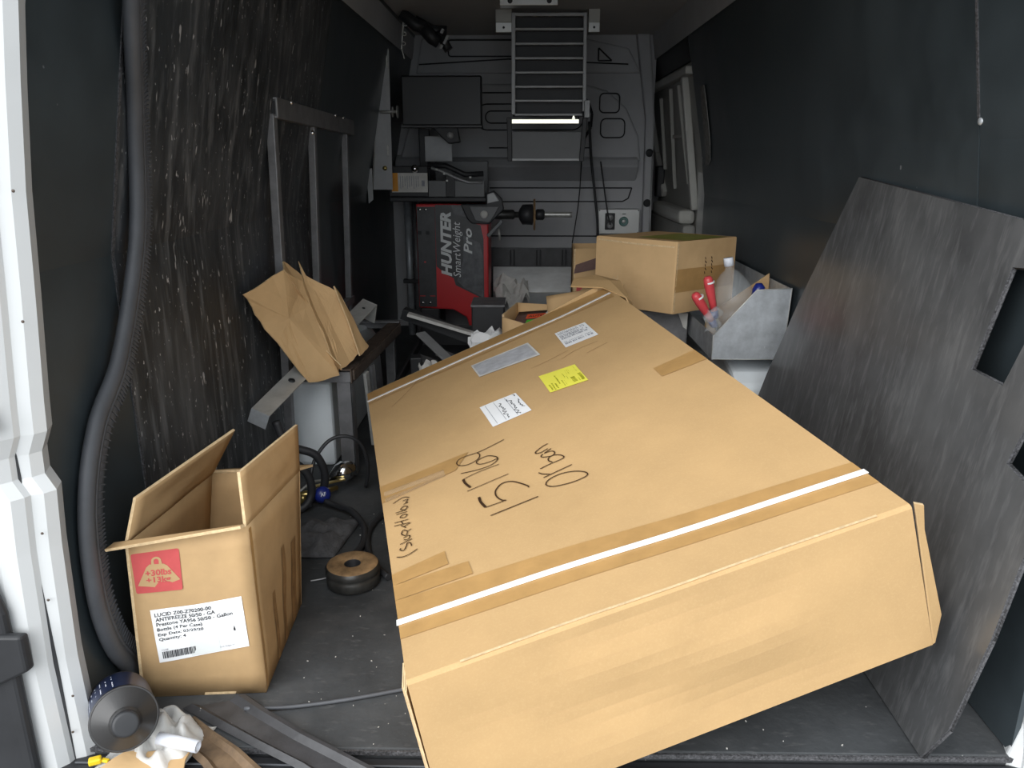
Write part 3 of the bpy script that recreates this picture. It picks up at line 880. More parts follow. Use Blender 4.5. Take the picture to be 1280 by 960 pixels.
# side flaps standing up, leaning a little outwards; front flap torn off to a lip
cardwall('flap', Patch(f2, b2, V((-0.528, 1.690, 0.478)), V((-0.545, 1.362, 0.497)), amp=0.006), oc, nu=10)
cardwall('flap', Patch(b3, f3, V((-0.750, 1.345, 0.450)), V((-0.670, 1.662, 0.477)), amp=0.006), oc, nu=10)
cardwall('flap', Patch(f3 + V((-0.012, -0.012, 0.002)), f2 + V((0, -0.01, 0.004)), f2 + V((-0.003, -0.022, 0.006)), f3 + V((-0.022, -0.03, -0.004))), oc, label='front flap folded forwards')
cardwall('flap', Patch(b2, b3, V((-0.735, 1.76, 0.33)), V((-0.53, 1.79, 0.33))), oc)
mb = MB()
SD = Patch(f1, b1, b2, f2, amp=0.004)
for a0, a1, h in ((0.30, 0.36, 0.46), (0.50, 0.57, 0.66), (0.72, 0.84, 0.60)):
    decal(mb, SD, 0.0012, 3, 8, 0, a0, a1, 0.01, h)
obj('damp_stain', mb, 'card_stain', oc, kind='stuff')
mb = MB()
decal(mb, SD, 0.0014, 2, 8, 0, 0.02, 0.055, 0.02, 0.98)
obj('corner_tape', mb, 'tape', oc)
# printed weight mark
RP = OF.sub([(0.0491, 0.6788), (0.432, 0.685), (0.4305, 0.9269), (0.0364, 0.9257)])
mb = MB()


def poly_on(mb, P, pts, lift, mi=0):
    c = (sum(p[0] for p in pts) / len(pts), sum(p[1] for p in pts) / len(pts))
    mb.add([P(u, v, lift) for u, v in pts] + [P(c[0], c[1], lift)], [(i, (i + 1) % len(pts), len(pts)) for i in range(len(pts))], mi)


poly_on(mb, RP, rrect(0, 1, 0, 1, 0.05), 0.0012)
mark = obj('weight_mark', mb, 'redprint', oc, label='red printed square with weight symbol')
mb = MB()
poly_on(mb, RP, [(0.06, 0.20), (0.50, 0.11), (0.97, 0.26), (0.73, 0.62), (0.66, 0.68), (0.36, 0.70), (0.29, 0.64)], 0.0018)
cs = [(0.51 + 0.105 * math.cos(t), 0.76 + 0.11 * math.sin(t)) for t in [math.pi * (1.15 * i / 12 - 0.075) for i in range(13)]]
ci = [(0.51 + 0.055 * math.cos(t), 0.755 + 0.065 * math.sin(t)) for t in [math.pi * (1.15 * i / 12 - 0.075) for i in range(13)]]
for i in range(12):
    mb.add([RP(*cs[i], 0.0018), RP(*cs[i + 1], 0.0018), RP(*ci[i + 1], 0.0018), RP(*ci[i], 0.0018)], [(0, 1, 2, 3)])
mb.add([RP(0.40, 0.68, 0.0018), RP(0.46, 0.68, 0.0018), RP(0.46, 0.74, 0.0018), RP(0.40, 0.74, 0.0018)], [(0, 1, 2, 3)])
mb.add([RP(0.56, 0.68, 0.0018), RP(0.62, 0.68, 0.0018), RP(0.62, 0.74, 0.0018), RP(0.56, 0.74, 0.0018)], [(0, 1, 2, 3)])
obj('weight_symbol', mb, 'card_old', mark)
mb = MB()
text_on(mb, RP, '+30lbs', 0.25, 0.41, 0.80, 0.565, 0.0024, bold=0.03)
text_on(mb, RP, '+13kg', 0.25, 0.20, 0.77, 0.385, 0.0024, bold=0.03)
obj('weight_text', mb, 'redprint', mark)
PL = OF.sub([(0.1746, 0.231), (0.9095, 0.3023), (0.8923, 0.6082), (0.1411, 0.5693)])
lab = obj('product_label', decal(MB(), PL, 0.0018, 6, 6), 'paper', oc, label='white printed product label')
mb = MB()
rows = [('LUCID Z00-Z70200-00', 0.04, 0.665, 0.855, 0.945), ('ANTIFREEZE 50/50 - GA', 0.04, 0.70, 0.765, 0.855), ('Prestone YA956 50/50 - Gallon', 0.04, 0.88, 0.675, 0.765),
        ('Bottle (4 Per Case)', 0.04, 0.54, 0.565, 0.665), ('Exp Date: 03/29/20', 0.04, 0.545, 0.475, 0.565), ('Quantity: 4', 0.04, 0.335, 0.385, 0.475)]
for s, u0, u1, v0, v1 in rows:
    text_on(mb, PL, s, u0, v0 + 0.006, u1, v1 - 0.012, 0.0026, bold=0.018)
obj('label_text', mb, 'ink', lab, kind='stuff')
mb = MB()
text_on(mb, PL, '1/1/08', 0.05, 0.215, 0.12, 0.25, 0.0026)
text_on(mb, PL, 'Sub.Edge.01', 0.68, 0.07, 0.85, 0.11, 0.0026)
obj('small_text', mb, 'grey_ink', lab, kind='stuff')
mb = MB()
u = 0.05
r2 = random.Random(11)
while u < 0.42:
    w = r2.choice((0.006, 0.009, 0.014))
    decal(mb, PL, 0.0026, 1, 1, 0, u, u + w, 0.07, 0.20)
    u += w + r2.choice((0.005, 0.008))
obj('barcode', mb, 'ink', lab, kind='stuff')
obj('pale_field', decal(MB(), PL, 0.0022, 2, 2, 0, 0.36, 0.69, 0.02, 0.42), 'pale', lab)
mb = MB()
poly_on(mb, PL, [(0.865, 0.36), (0.885, 0.37), (0.875, 0.47), (0.86, 0.40)], 0.0026)
obj('ink_drop', mb, 'ink', lab)

# ================================================================ LEANING BLACK SHEET
def sp(y, z):
    return V((0.75 + 0.13 * z / 0.9, y, z))


sh = empty('plastic_sheet', (0.78, 1.8, 0), 'black plastic sheet with rectangular cutouts leaning on the right wall', 'plastic sheet')
outer = [(1.19, 0.004), (2.58, 0.004), (2.451, 0.385), (2.335, 0.647), (2.135, 1.026), (1.75, 0.997), (1.411, 0.971), (1.03, 0.945), (1.085, 0.70), (1.125, 0.45), (1.128, 0.30), (1.148, 0.10)]
h1 = [(1.412, 0.694), (1.389, 0.889), (1.262, 0.900), (1.310, 0.692)]
h2 = [(1.235, 0.575), (1.222, 0.640), (1.150, 0.660), (1.160, 0.560)]
bm = bmesh.new()
nrm = V((0.9, 0, -0.13)).normalized()
for loop in (outer, h1, h2):
    vs_ = [bm.verts.new(sp(*p)) for p in loop]
    for i in range(len(vs_)):
        bm.edges.new((vs_[i], vs_[(i + 1) % len(vs_)]))
bmesh.ops.triangle_fill(bm, use_beauty=True, edges=bm.edges[:], normal=nrm)
bm.verts.index_update()
mb = MB()
mb.v = [v.co.copy() for v in bm.verts]
mb.f = [[v.index for v in fc.verts] for fc in bm.faces]
mb.mi = [0] * len(mb.f)
mb.sm = [False] * len(mb.f)
bm.free()
so = obj('sheet', mb, ['sheet', 'cut_plastic'], sh, recalc=True)
so.modifiers.new('thickness', 'SOLIDIFY')
so.modifiers['thickness'].thickness = 0.007
so.modifiers['thickness'].offset = 1 if True else -1
so.modifiers['thickness'].material_offset_rim = 1
for loop, close in ((outer, True), (h1, True), (h2, True)):
    mb = MB()
    p = [sp(*q) + V((-0.0005, 0, 0)) for q in loop]
    for i in range(len(p)):
        a, b = p[i], p[(i + 1) % len(p)]
        if loop is outer and i in (0,):
            continue
        mb.tube([a, b], 0.0028, 5)
    obj('sawn_edge', mb, 'cut_plastic', sh)

# ================================================================ RIGHT SIDE: TRAY, TOOLS, BOXES
tray = empty('metal_tray', (0.78, 3.0, 0.40), 'galvanised sheet steel bin with slanted side on the right wheel arch', 'tray')
side = [(0.650, 0.405), (0.895, 0.405), (0.904, 0.653), (0.786, 0.647), (0.652, 0.490)]
obj('side_plate', MB().prism([(x, 2.592, z) for x, z in side], (0, 0.004, 0)), 'galv', tray, bevel=0.001)
obj('side_plate', MB().prism([(x, 3.45, z) for x, z in side], (0, 0.004, 0)), 'galv', tray)
obj('base_plate', MB().span((0.650, 2.596, 0.405), (0.897, 3.45, 0.409)), 'galv', tray)
obj('back_plate', MB().span((0.899, 2.596, 0.405), (0.903, 3.45, 0.652)), 'galv', tray)
obj('front_lip', MB().span((0.650, 2.596, 0.409), (0.654, 3.45, 0.490)), 'galv', tray)
mb = MB()
for i in range(len(side)):
    a, b = side[i], side[(i + 1) % len(side)]
    mb.tube([(a[0], 2.591, a[1]), (b[0], 2.591, b[1])], 0.0018, 6)
obj('bright_edge', mb, 'steel', tray)

card_in = MB().prism([(0.665, 2.775, 0.412), (0.665, 2.775, 0.52), (0.885, 2.785, 0.675), (0.892, 2.785, 0.412)], (0, 0.006, 0), 0, 1)
obj('cardboard_divider', card_in, ['card_old', 'card_edge'], label='piece of brown cardboard standing inside the galvanised bin', cat='cardboard')

jug = empty('plastic_bottle', (0.76, 2.69, 0.5), 'clear empty plastic bottle with white cap lying in the galvanised bin', 'bottle')
ax = V((-0.16, 0.02, 0.85)).normalized()
o0 = V((0.752, 2.685, 0.505))
obj('bottle_body', MB().lathe([(0.0, 0.0), (0.055, 0.002), (0.072, 0.02), (0.072, 0.06), (0.068, 0.064), (0.072, 0.07), (0.072, 0.11), (0.062, 0.15), (0.034, 0.188), (0.016, 0.20), (0.014, 0.215)], o0, ax, 28), 'clear', jug)
obj('cap', MB().lathe([(0.0, 0.242), (0.016, 0.242), (0.017, 0.238), (0.017, 0.214), (0.0, 0.214)], o0, ax, 20), 'tube_white', jug)
mb = MB().lathe([(0.0, 0.002), (0.012, 0.002), (0.020, 0.03), (0.018, 0.05), (0.0, 0.06)], V((0.80, 2.665, 0.605)), V((0.3, 0, 0.7)), 12)
obj('blue_cap', mb, 'cap_blue', label='small blue plastic cap seen through the clear bottle', cat='cap')


def red_tool(a, b, label):
    t = empty('hand_tool', b, label, 'tool', 'red handled tools in the galvanised bin')
    a, b = V(a), V(b)
    d = (a - b)
    L = d.length
    obj('grip', MB().lathe([(0.0, L + 0.001), (0.010, L), (0.0155, L - 0.008), (0.017, L - 0.03), (0.016, L * 0.55), (0.013, L * 0.3), (0.012, 0.0), (0, 0)], b, d, 16), 'red_grip', t)
    obj('white_band', MB().lathe([(0.0168, L - 0.026), (0.0182, L - 0.025), (0.0182, L - 0.020), (0.0165, L - 0.019)], b, d + V((0.0, 0, 0.012)), 16), 'paper', t)
    e = b - d.normalized() * 0.07
    obj('blue_ferrule', MB().lathe([(0.0, 0.002), (0.0135, 0.0), (0.013, -0.022), (0.008, -0.03), (0, -0.03)], b, d, 14), 'cap_blue', t)
    obj('shaft', MB().tube([b, e], 0.005, 8), 'chrome', t)
    return t


red_tool((0.628, 2.64, 0.685), (0.662, 2.65, 0.565), 'upright tool with thick red grip standing in the galvanised bin')
red_tool((0.585, 2.63, 0.628), (0.655, 2.65, 0.530), 'slanting tool with red grip leaning over the edge of the galvanised bin')
wrap = MB()
wrap.grid(lambda u, v: V((0.625 + 0.055 * u + 0.008 * math.sin(9 * v), 2.618 - 0.012 * math.sin(3.1 * u), 0.495 + 0.085 * v + 0.008 * math.sin(7 * u + 4 * v))), 8, 8)
obj('clear_wrapping', wrap, 'clear', label='scrap of clear plastic wrapping around the red tool handles', cat='plastic wrap', solid=0.0012)

# steel box under the sealed carton
sb = empty('steel_box', (0.5, 3.2, 0), 'dark steel box under the sealed carton at the right wall', 'box')
obj('body', MB().span((0.44, 2.96, 0.004), (0.642, 3.45, 0.505)), 'steel_dark', sb, bevel=0.006)
obj('lid', MB().span((0.435, 2.955, 0.505), (0.644, 3.455, 0.518)), 'steel', sb, bevel=0.004)
obj('bolt', MB().lathe([(0, 0.004), (0.006, 0.003), (0.008, 0)], (0.49, 2.954, 0.47), (0, -1, 0), 10), 'chrome', sb)
obj('torn_sticker', MB().prism([(0.60, 2.954, 0.495), (0.638, 2.954, 0.495), (0.636, 2.954, 0.43), (0.622, 2.954, 0.44)], (0, -0.001, 0)), 'paper_dull', sb)

sc = empty('sealed_carton', (0.54, 3.05, 0.52), 'closed brown carton taped across its side, on the right behind the big carton', 'box')
c0, c1, c2 = V((0.548, 2.80, 0.521)), V((0.815, 3.000, 0.521)), V((0.281, 3.03, 0.521))
c3 = c1 + c2 - c0
h = V((0, 0, 0.264))
tl_ = V((0.004, 0, 0))
LFACE = Patch(c2, c0, c0 + h + tl_, c2 + h, amp=0.004)
RFACE = Patch(c0, c1, c1 + h, c0 + h + tl_, amp=0.004)
mb = MB()
mb.grid(lambda a, b: LFACE(a, b), 12, 10)
mb.grid(lambda a, b: RFACE(a, b), 12, 10)
mb.grid(lambda a, b: Patch(c1, c3, c3 + h, c1 + h)(a, b), 4, 4)
mb.grid(lambda a, b: Patch(c3, c2, c2 + h, c3 + h)(a, b), 4, 4)
mb.grid(lambda a, b: Patch(c0 + h + tl_, c1 + h, c3 + h, c2 + h)(a, b), 4, 4)
mb.grid(lambda a, b: Patch(c0, c2, c3, c1)(a, b), 4, 4)
for i in range(len(mb.sm)):
    mb.sm[i] = False
obj('body', mb, 'card_lit', sc, bevel=0.006)
obj('tape', decal(MB(), RFACE, 0.0014, 10, 4, 0, 0.0, 0.98, 0.30, 0.62), 'tape', sc, label='wide brown tape')
obj('top_film', decal(MB(), Patch(c0 + h + tl_, c1 + h, c3 + h, c2 + h), 0.0016, 4, 4, 0, 0.15, 0.85, 0.02, 0.6), 'olive_tape', sc)
mb = MB()
stroke(mb, LFACE, [(0.02, 0.955), (0.5, 0.93), (0.97, 0.925)], 0.006, 0.0014)
stroke(mb, RFACE, [(0.008, 0.03), (0.010, 0.5), (0.012, 0.97)], 0.007, 0.0014)
obj('worn_edge', mb, 'card_edge', sc, kind='stuff')
mb = MB()
for u in (0.47, 0.58):
    for i in range(5):
        v = 0.52 + 0.05 * i
        stroke(mb, RFACE, [(u + 0.012 * (i % 2), v), (u - 0.01, v + 0.035)], 0.004, 0.002)
obj('scribble', mb, 'marker', sc, kind='stuff')
mb = MB()
stroke(mb, LFACE, [(0.24, 0.43), (0.27, 0.39), (0.30, 0.41), (0.29, 0.45)], 0.004, 0.0014)
obj('torn_spot', mb, 'card_edge', sc)

sm_ = empty('small_carton', (0.30, 3.55, 0.4), 'small open brown carton with red print behind the sealed carton', 'box')
a0, a1, a2, a3 = V((0.223, 3.46, 0.36)), V((0.42, 3.50, 0.36)), V((0.43, 3.70, 0.36)), V((0.225, 3.68, 0.36))
hh = V((0, 0, 0.325))
for p, q in ((a0, a1), (a1, a2), (a2, a3), (a3, a0)):
    cardwall('side_panel', Patch(p, q, q + hh, p + hh), sm_, 'card_lit', nu=2, nv=2)
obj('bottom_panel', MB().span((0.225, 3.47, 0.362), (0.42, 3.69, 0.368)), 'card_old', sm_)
SP_ = Patch(a0, a1, a1 + hh, a0 + hh)
obj('red_print', decal(MB(), SP_, 0.0012, 2, 2, 0, 0.07, 0.85, 0.40, 0.60), 'redprint', sm_)
mb = MB()
poly_on(mb, SP_, [(0.15, 0.42), (0.72, 0.42), (0.55, 0.52), (0.30, 0.52)], 0.002)
obj('print_symbol', mb, 'card_old', sm_)
obj('red_print_top', decal(MB(), SP_, 0.002, 2, 2, 0, 0.40, 0.80, 0.585, 0.61), 'paper_dull', sm_)
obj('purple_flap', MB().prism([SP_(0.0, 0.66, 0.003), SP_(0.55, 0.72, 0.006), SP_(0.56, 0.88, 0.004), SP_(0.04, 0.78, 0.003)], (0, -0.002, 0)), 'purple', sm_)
crate = empty('steel_crate', (0.33, 3.57, 0), 'dark steel crate carrying the small open carton with red print', 'crate')
obj('body', MB().span((0.22, 3.44, 0.004), (0.432, 3.75, 0.345)), 'steel_dark', crate, bevel=0.006)
obj('rim', MB().span((0.215, 3.435, 0.345), (0.434, 3.755, 0.358)), 'steel', crate, bevel=0.004)

fc = empty('stickered_carton', (0.02, 2.95, 0), 'open brown carton with orange and green stickers behind the big carton', 'box')
p0, p1, p2, p3 = V((-0.083, 2.88, 0.003)), V((0.20, 2.80, 0.003)), V((0.245, 3.05, 0.003)), V((-0.03, 3.13, 0.003))
hz = V((0, 0, 0.50))
cardwall('side_panel', Patch(p0, p1, p1 + hz * 0.84, p0 + hz * 0.98), fc, 'card_lit')
cardwall('side_panel', Patch(p1, p2, p2 + hz * 0.98, p1 + hz * 0.84), fc, 'card_lit')
cardwall('side_panel', Patch(p2, p3, p3 + hz, p2 + hz), fc, 'card_lit')
cardwall('side_panel', Patch(p3, p0, p0 + hz, p3 + hz), fc, 'card_lit')
cardwall('bottom_panel', Patch(p0, p3, p2, p1), fc, 'card_lit', nu=2, nv=2)
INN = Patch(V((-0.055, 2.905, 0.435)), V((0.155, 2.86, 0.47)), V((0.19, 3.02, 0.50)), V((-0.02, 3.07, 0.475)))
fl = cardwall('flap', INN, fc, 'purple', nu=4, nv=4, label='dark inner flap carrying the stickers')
mb = decal(MB(), INN, 0.0015, 3, 2, 0, 0.20, 0.58, 0.55, 0.80)
obj('orange_sticker', mb, 'orange_red', fl)
mb = decal(MB(), INN, 0.0015, 3, 2, 0, 0.24, 0.55, 0.22, 0.48)
obj('green_sticker', mb, 'green', fl)
mb = MB()
text_on(mb, INN, '49', 0.30, 0.27, 0.48, 0.44, 0.0025, bold=0.01)
text_on(mb, INN, 'AUTO', 0.24, 0.62, 0.54, 0.72, 0.0025, bold=0.01)
obj('sticker_text', mb, 'ink', fl, kind='stuff')
cardwall('flap', Patch(V((0.096, 2.83, 0.45)), V((0.30, 2.80, 0.50)), V((0.375, 2.86, 0.625)), V((0.085, 2.93, 0.565)), amp=0.008), fc, 'card_lit', label='tall torn flap')
obj('white_paper', MB().prism([INN(0.55, 0.75, 0.004), INN(0.95, 0.55, 0.004), INN(1.0, 0.95, 0.012), INN(0.62, 1.0, 0.012)], (0, 0, 0.001)), 'paper_dull', fc)
# ================================================================ LEFT SIDE: RACK, STAND, BENT BAR, TORN CARDBOARD
def lean(z):
    return -0.800 + 0.03 * z


rack = empty('steel_rack', (-0.79, 3.0, 0.4), 'dark square-tube steel rack standing against the left wall', 'rack')
for y, zt, w, zb in ((2.475, 1.205, 0.036, 0.004), (2.94, 1.185, 0.032, 0.412), (3.47, 1.185, 0.030, 0.30)):
    obj('upright', MB().bar((-0.805, y, zb), (-0.775, y, zt), 0.026, w, up=(0, 1, 0)), 'steel_dark', rack, bevel=0.003)
t = obj('top_rail', MB().bar((-0.772, 2.472, 1.222), (-0.772, 3.56, 1.200), 0.040, 0.062), 'steel_dark', rack, bevel=0.003)
obj('tube_opening', MB().span((-0.784, 2.4700, 1.202), (-0.760, 2.4712, 1.242)), 'black', t)
fr = MB()
for a, b in (((-0.790, 1.195), (-0.754, 1.195)), ((-0.754, 1.195), (-0.754, 1.249)), ((-0.754, 1.249), (-0.790, 1.249)), ((-0.790, 1.249), (-0.790, 1.195))):
    fr.bar((a[0], 2.470, a[1]), (b[0], 2.470, b[1]), 0.004, 0.005, up=(0, 1, 0))
obj('tube_end_rim', fr, 'alu', t)
obj('bottom_rail', MB().bar((-0.795, 2.475, 0.45), (-0.795, 3.50, 0.45), 0.03, 0.03), 'steel_dark', rack, bevel=0.003)
for y, z in ((2.62, 1.256), (2.86, 1.17), (3.22, 1.246), (3.36, 1.243)):
    obj('weld_bead', MB().lathe([(0, 0.006), (0.006, 0.004), (0.008, 0)], (-0.752, y, z - 0.01), (1, -0.4, 0.3), 8), 'chrome', rack)

st = empty('steel_stand', (-0.70, 2.9, 0), 'low angle-iron stand straddling the left wheel arch', 'stand')


def angle(mb, a, b, s1, s2, w=0.042, th=0.005):
    """L-section bar: two flanges along directions s1, s2"""
    a, b, s1, s2 = V(a), V(b), V(s1), V(s2)
    mb.hexa([a, a + s1 * w, a + s1 * w + s2 * th, a + s2 * th], [b, b + s1 * w, b + s1 * w + s2 * th, b + s2 * th])
    mb.hexa([a, a + s2 * w, a + s2 * w + s1 * th, a + s1 * th], [b, b + s2 * w, b + s2 * w + s1 * th, b + s1 * th])
    return mb


obj('leg', angle(MB(), (-0.585, 2.495, 0.004), (-0.585, 2.495, 0.345), (-1, 0, 0), (0, 1, 0), 0.050), 'steel_dark', st, bevel=0.001)
obj('leg', angle(MB(), (-0.555, 3.24, 0.004), (-0.555, 3.24, 0.345), (-1, 0, 0), (0, -1, 0), 0.045), 'steel_dark', st)
obj('leg', angle(MB(), (-0.838 + 0.09, 3.24, 0.30), (-0.838 + 0.09, 3.24, 0.36), (1, 0, 0), (0, -1, 0), 0.03), 'steel_dark', st)
obj('long_rail', angle(MB(), (-0.580, 2.485, 0.392), (-0.535, 3.26, 0.392), (-1, 0, 0), (0, 0, -1), 0.050), 'steel_rust', st, bevel=0.001)
obj('long_rail', MB().bar((-0.590, 2.50, 0.368), (-0.548, 3.25, 0.368), 0.034, 0.034), 'steel_rust', st, bevel=0.002)
obj('cross_rail', angle(MB(), (-0.778, 2.487, 0.382), (-0.585, 2.487, 0.382), (0, 1, 0), (0, 0, -1), 0.036), 'steel_dark', st, bevel=0.001)
obj('cross_rail', angle(MB(), (-0.745, 3.262, 0.400), (-0.535, 3.262, 0.400), (0, -1, 0), (0, 0, -1), 0.036), 'steel_dark', st, bevel=0.001)
obj('brace', MB().bar((-0.560, 2.62, 0.345), (-0.552, 2.66, 0.06), 0.012, 0.03), 'steel', st, bevel=0.002)
obj('brace', MB().bar((-0.558, 2.72, 0.345), (-0.550, 2.74, 0.04), 0.012, 0.02), 'steel_dark', st)

bar = empty('bent_steel_bar', (-0.68, 2.55, 0.3), 'long flat grey steel bar with drilled holes and bent ends under the torn cardboard', 'steel bar')
A0, A1 = V((-0.788, 2.17, 0.345)), V((-0.590, 2.90, 0.545))
dd = (A1 - A0).normalized()
sd_ = V((0.79, -0.05, 0.0)) - dd * dd.dot(V((0.79, -0.05, 0.0)))
sd_ = (sd_ + V((0, 0, -0.30))).normalized()
sd_ = (sd_ - dd * sd_.dot(dd)).normalized()
nn = dd.cross(sd_).normalized()
if nn.y > 0:
    nn = -nn
w2 = 0.030
strip = MB()
tt = [0.0, 1.0]
strip.hexa([A0 - sd_ * w2, A0 + sd_ * w2, A0 + sd_ * w2 - nn * 0.005, A0 - sd_ * w2 - nn * 0.005], [A1 - sd_ * w2, A1 + sd_ * w2, A1 + sd_ * w2 - nn * 0.005, A1 - sd_ * w2 - nn * 0.005])
obj('strap', strip, 'steel', bar, bevel=0.0015)
e0 = A0 - nn * 0.045 - dd * 0.012
obj('bent_end', MB().hexa([A0 - sd_ * w2, A0 + sd_ * w2, A0 + sd_ * w2 + dd * 0.005, A0 - sd_ * w2 + dd * 0.005], [e0 - sd_ * w2, e0 + sd_ * w2, e0 + sd_ * w2 + dd * 0.005, e0 - sd_ * w2 + dd * 0.005]), 'galv', bar, bevel=0.001)
e1 = A1 - nn * 0.05 + V((0, 0, -0.03))
obj('bent_end', MB().hexa([A1 - sd_ * w2, A1 + sd_ * w2, A1 + sd_ * w2 + dd * 0.005, A1 - sd_ * w2 + dd * 0.005], [e1 - sd_ * w2, e1 + sd_ * w2, e1 + sd_ * w2 + dd * 0.005, e1 - sd_ * w2 + dd * 0.005]), 'steel', bar, bevel=0.001)
for t_ in (0.24, 0.93):
    c = A0 + (A1 - A0) * t_ + nn * 0.0006
    obj('drilled_hole', MB().lathe([(0.0, 0.001), (0.011 if t_ < 0.5 else 0.006, 0.001), (0.011 if t_ < 0.5 else 0.006, 0.0)], c, nn, 16), 'black', bar)

torn = empty('torn_cardboard', (-0.72, 2.48, 0.37), 'crumpled torn piece of brown carton propped on the steel stand', 'cardboard')


def crumple(name, poly, th=0.005, seed=0, parent=torn, m='card_lit', amp=0.008):
    """a cardboard panel from a 3-D outline: fan grid with slight waviness and real thickness"""
    c = sum((V(p) for p in poly), V((0, 0, 0))) / len(poly)
    n = V((0, 0, 0))
    for i in range(len(poly)):
        n += (V(poly[i]) - c).cross(V(poly[(i + 1) % len(poly)]) - c)
    n.normalize()
    edge = []
    for i in range(len(poly)):
        a, b = V(poly[i]), V(poly[(i + 1) % len(poly)])
        for k in range(4):
            edge.append(a + (b - a) * k / 4)
    rings = [1.0, 0.75, 0.5, 0.25]
    vs_ = []
    for s in (0, 1):
        for r in rings:
            for e in edge:
                p = c + (e - c) * r
                p = p + n * (noise.noise(p * 14 + V((seed, 0, 0))) * amp) + (e - c).normalized() * (noise.noise(e * 90) * 0.006 if r == 1 else 0)
                vs_.append(p - n * (th * s))
        vs_.append(c + n * (noise.noise(c * 14 + V((seed, 0, 0))) * amp) - n * (th * s))
    k = len(edge)
    h_ = len(rings) * k + 1
    mb = MB()
    fs, fe = [], []
    for s in (0, 1):
        o = s * h_
        for r in range(len(rings) - 1):
            for i in range(k):
                j = (i + 1) % k
                fs.append((o + r * k + i, o + r * k + j, o + (r + 1) * k + j, o + (r + 1) * k + i))
        for i in range(k):
            fs.append((o + (len(rings) - 1) * k + i, o + (len(rings) - 1) * k + (i + 1) % k, o + h_ - 1))
    for i in range(k):
        j = (i + 1) % k
        fe.append((i, j, h_ + j, h_ + i))
    mb.add(vs_, fs, 0, False)
    mb.f += [list(q) for q in fe]
    mb.mi += [1] * k
    mb.sm += [False] * k
    return obj(name, mb, [m, 'card_edge'], parent)


crumple('panel', [(-0.818, 2.20, 0.695), (-0.735, 2.33, 0.745), (-0.705, 2.42, 0.70), (-0.690, 2.43, 0.62), (-0.608, 2.42, 0.392), (-0.700, 2.39, 0.372), (-0.790, 2.28, 0.575), (-0.812, 2.22, 0.675)])
crumple('panel', [(-0.735, 2.33, 0.745), (-0.755, 2.40, 0.765), (-0.725, 2.47, 0.71), (-0.625, 2.50, 0.42), (-0.608, 2.43, 0.392), (-0.690, 2.43, 0.62)], seed=3)
crumple('panel', [(-0.737, 2.50, 0.752), (-0.725, 2.51, 0.708), (-0.632, 2.54, 0.645), (-0.565, 2.56, 0.44), (-0.596, 2.52, 0.405), (-0.615, 2.47, 0.396), (-0.690, 2.47, 0.60)], seed=5)
crumple('panel', [(-0.632, 2.53, 0.665), (-0.622, 2.56, 0.635), (-0.556, 2.60, 0.455), (-0.548, 2.62, 0.44), (-0.562, 2.54, 0.425)], seed=8)
crumple('torn_lip', [(-0.640, 2.41, 0.475), (-0.590, 2.40, 0.430), (-0.595, 2.42, 0.408), (-0.645, 2.43, 0.460)], th=0.003, seed=9, amp=0.004)

# ================================================================ WHEEL BALANCER
wb = empty('wheel_balancer', (-0.42, 4.5, 0), 'red and black wheel balancing machine with silver lettering by the bulkhead', 'machine')
YB = 4.30
obj('cabinet', MB().prism([(x, YB, z) for x, z in [(-0.594, 0.83), (-0.196, 0.83), (-0.199, 0.26), (-0.215, 0.11), (-0.30, 0.11), (-0.325, 0.20), (-0.40, 0.245), (-0.594, 0.255)]], (0, 0.36, 0)), 'red', wb, bevel=0.008)
obj('foot', MB().span((-0.33, YB + 0.02, 0.004), (-0.20, YB + 0.34, 0.115)), 'black', wb, bevel=0.01)
obj('foot', MB().span((-0.59, YB + 0.02, 0.004), (-0.48, YB + 0.34, 0.25)), 'black', wb, bevel=0.01)


def face(pts, y):
    return [(x, y, z) for x, z in pts]


s_ = obj('black_strip', MB().prism(face([(-0.590, 0.815), (-0.490, 0.815), (-0.492, 0.262), (-0.590, 0.262)], YB - 0.001), (0, -0.004, 0)), 'panel_black', wb, bevel=0.001)
for x, z in ((-0.572, 0.80), (-0.540, 0.80), (-0.572, 0.285), (-0.530, 0.285)):
    obj('screw', MB().lathe([(0, 0.004), (0.007, 0.003), (0.009, 0)], (x, YB - 0.005, z), (0, -1, 0), 10), 'chrome', s_)
for x, z in ((-0.577, 0.675), (-0.533, 0.675)):
    obj('square_hole', MB().span((x - 0.010, YB - 0.0062, z - 0.010), (x + 0.010, YB - 0.005, z + 0.010)), 'shade_and_dark', s_)
for x0 in (-0.586, -0.530):
    obj('red_outline', MB().span((x0, YB - 0.0058, 0.322), (x0 + 0.030, YB - 0.005, 0.326)), 'red', s_)
obj('red_dot', MB().lathe([(0, 0.002), (0.006, 0.001)], (-0.552, YB - 0.0055, 0.515), (0, -1, 0), 10), 'redprint', s_)
obj('dark_graphic', MB().prism(face([(-0.489, 0.825), (-0.345, 0.825), (-0.30, 0.735), (-0.24, 0.715), (-0.225, 0.64), (-0.224, 0.305), (-0.384, 0.385), (-0.395, 0.425), (-0.435, 0.445), (-0.489, 0.49)], YB - 0.001), (0, -0.002, 0)), 'panel_black', wb)
obj('fade_graphic', MB().prism(face([(-0.40, 0.824), (-0.345, 0.824), (-0.315, 0.76), (-0.385, 0.775)], YB - 0.0035), (0, -0.001, 0)), 'panel_grey', wb)
obj('photo_graphic', MB().prism(face([(-0.335, 0.66), (-0.245, 0.62), (-0.228, 0.54), (-0.228, 0.315), (-0.335, 0.37), (-0.375, 0.41), (-0.34, 0.52)], YB - 0.0035), (0, -0.001, 0)), 'panel_grey', wb)
YT = YB - 0.0052
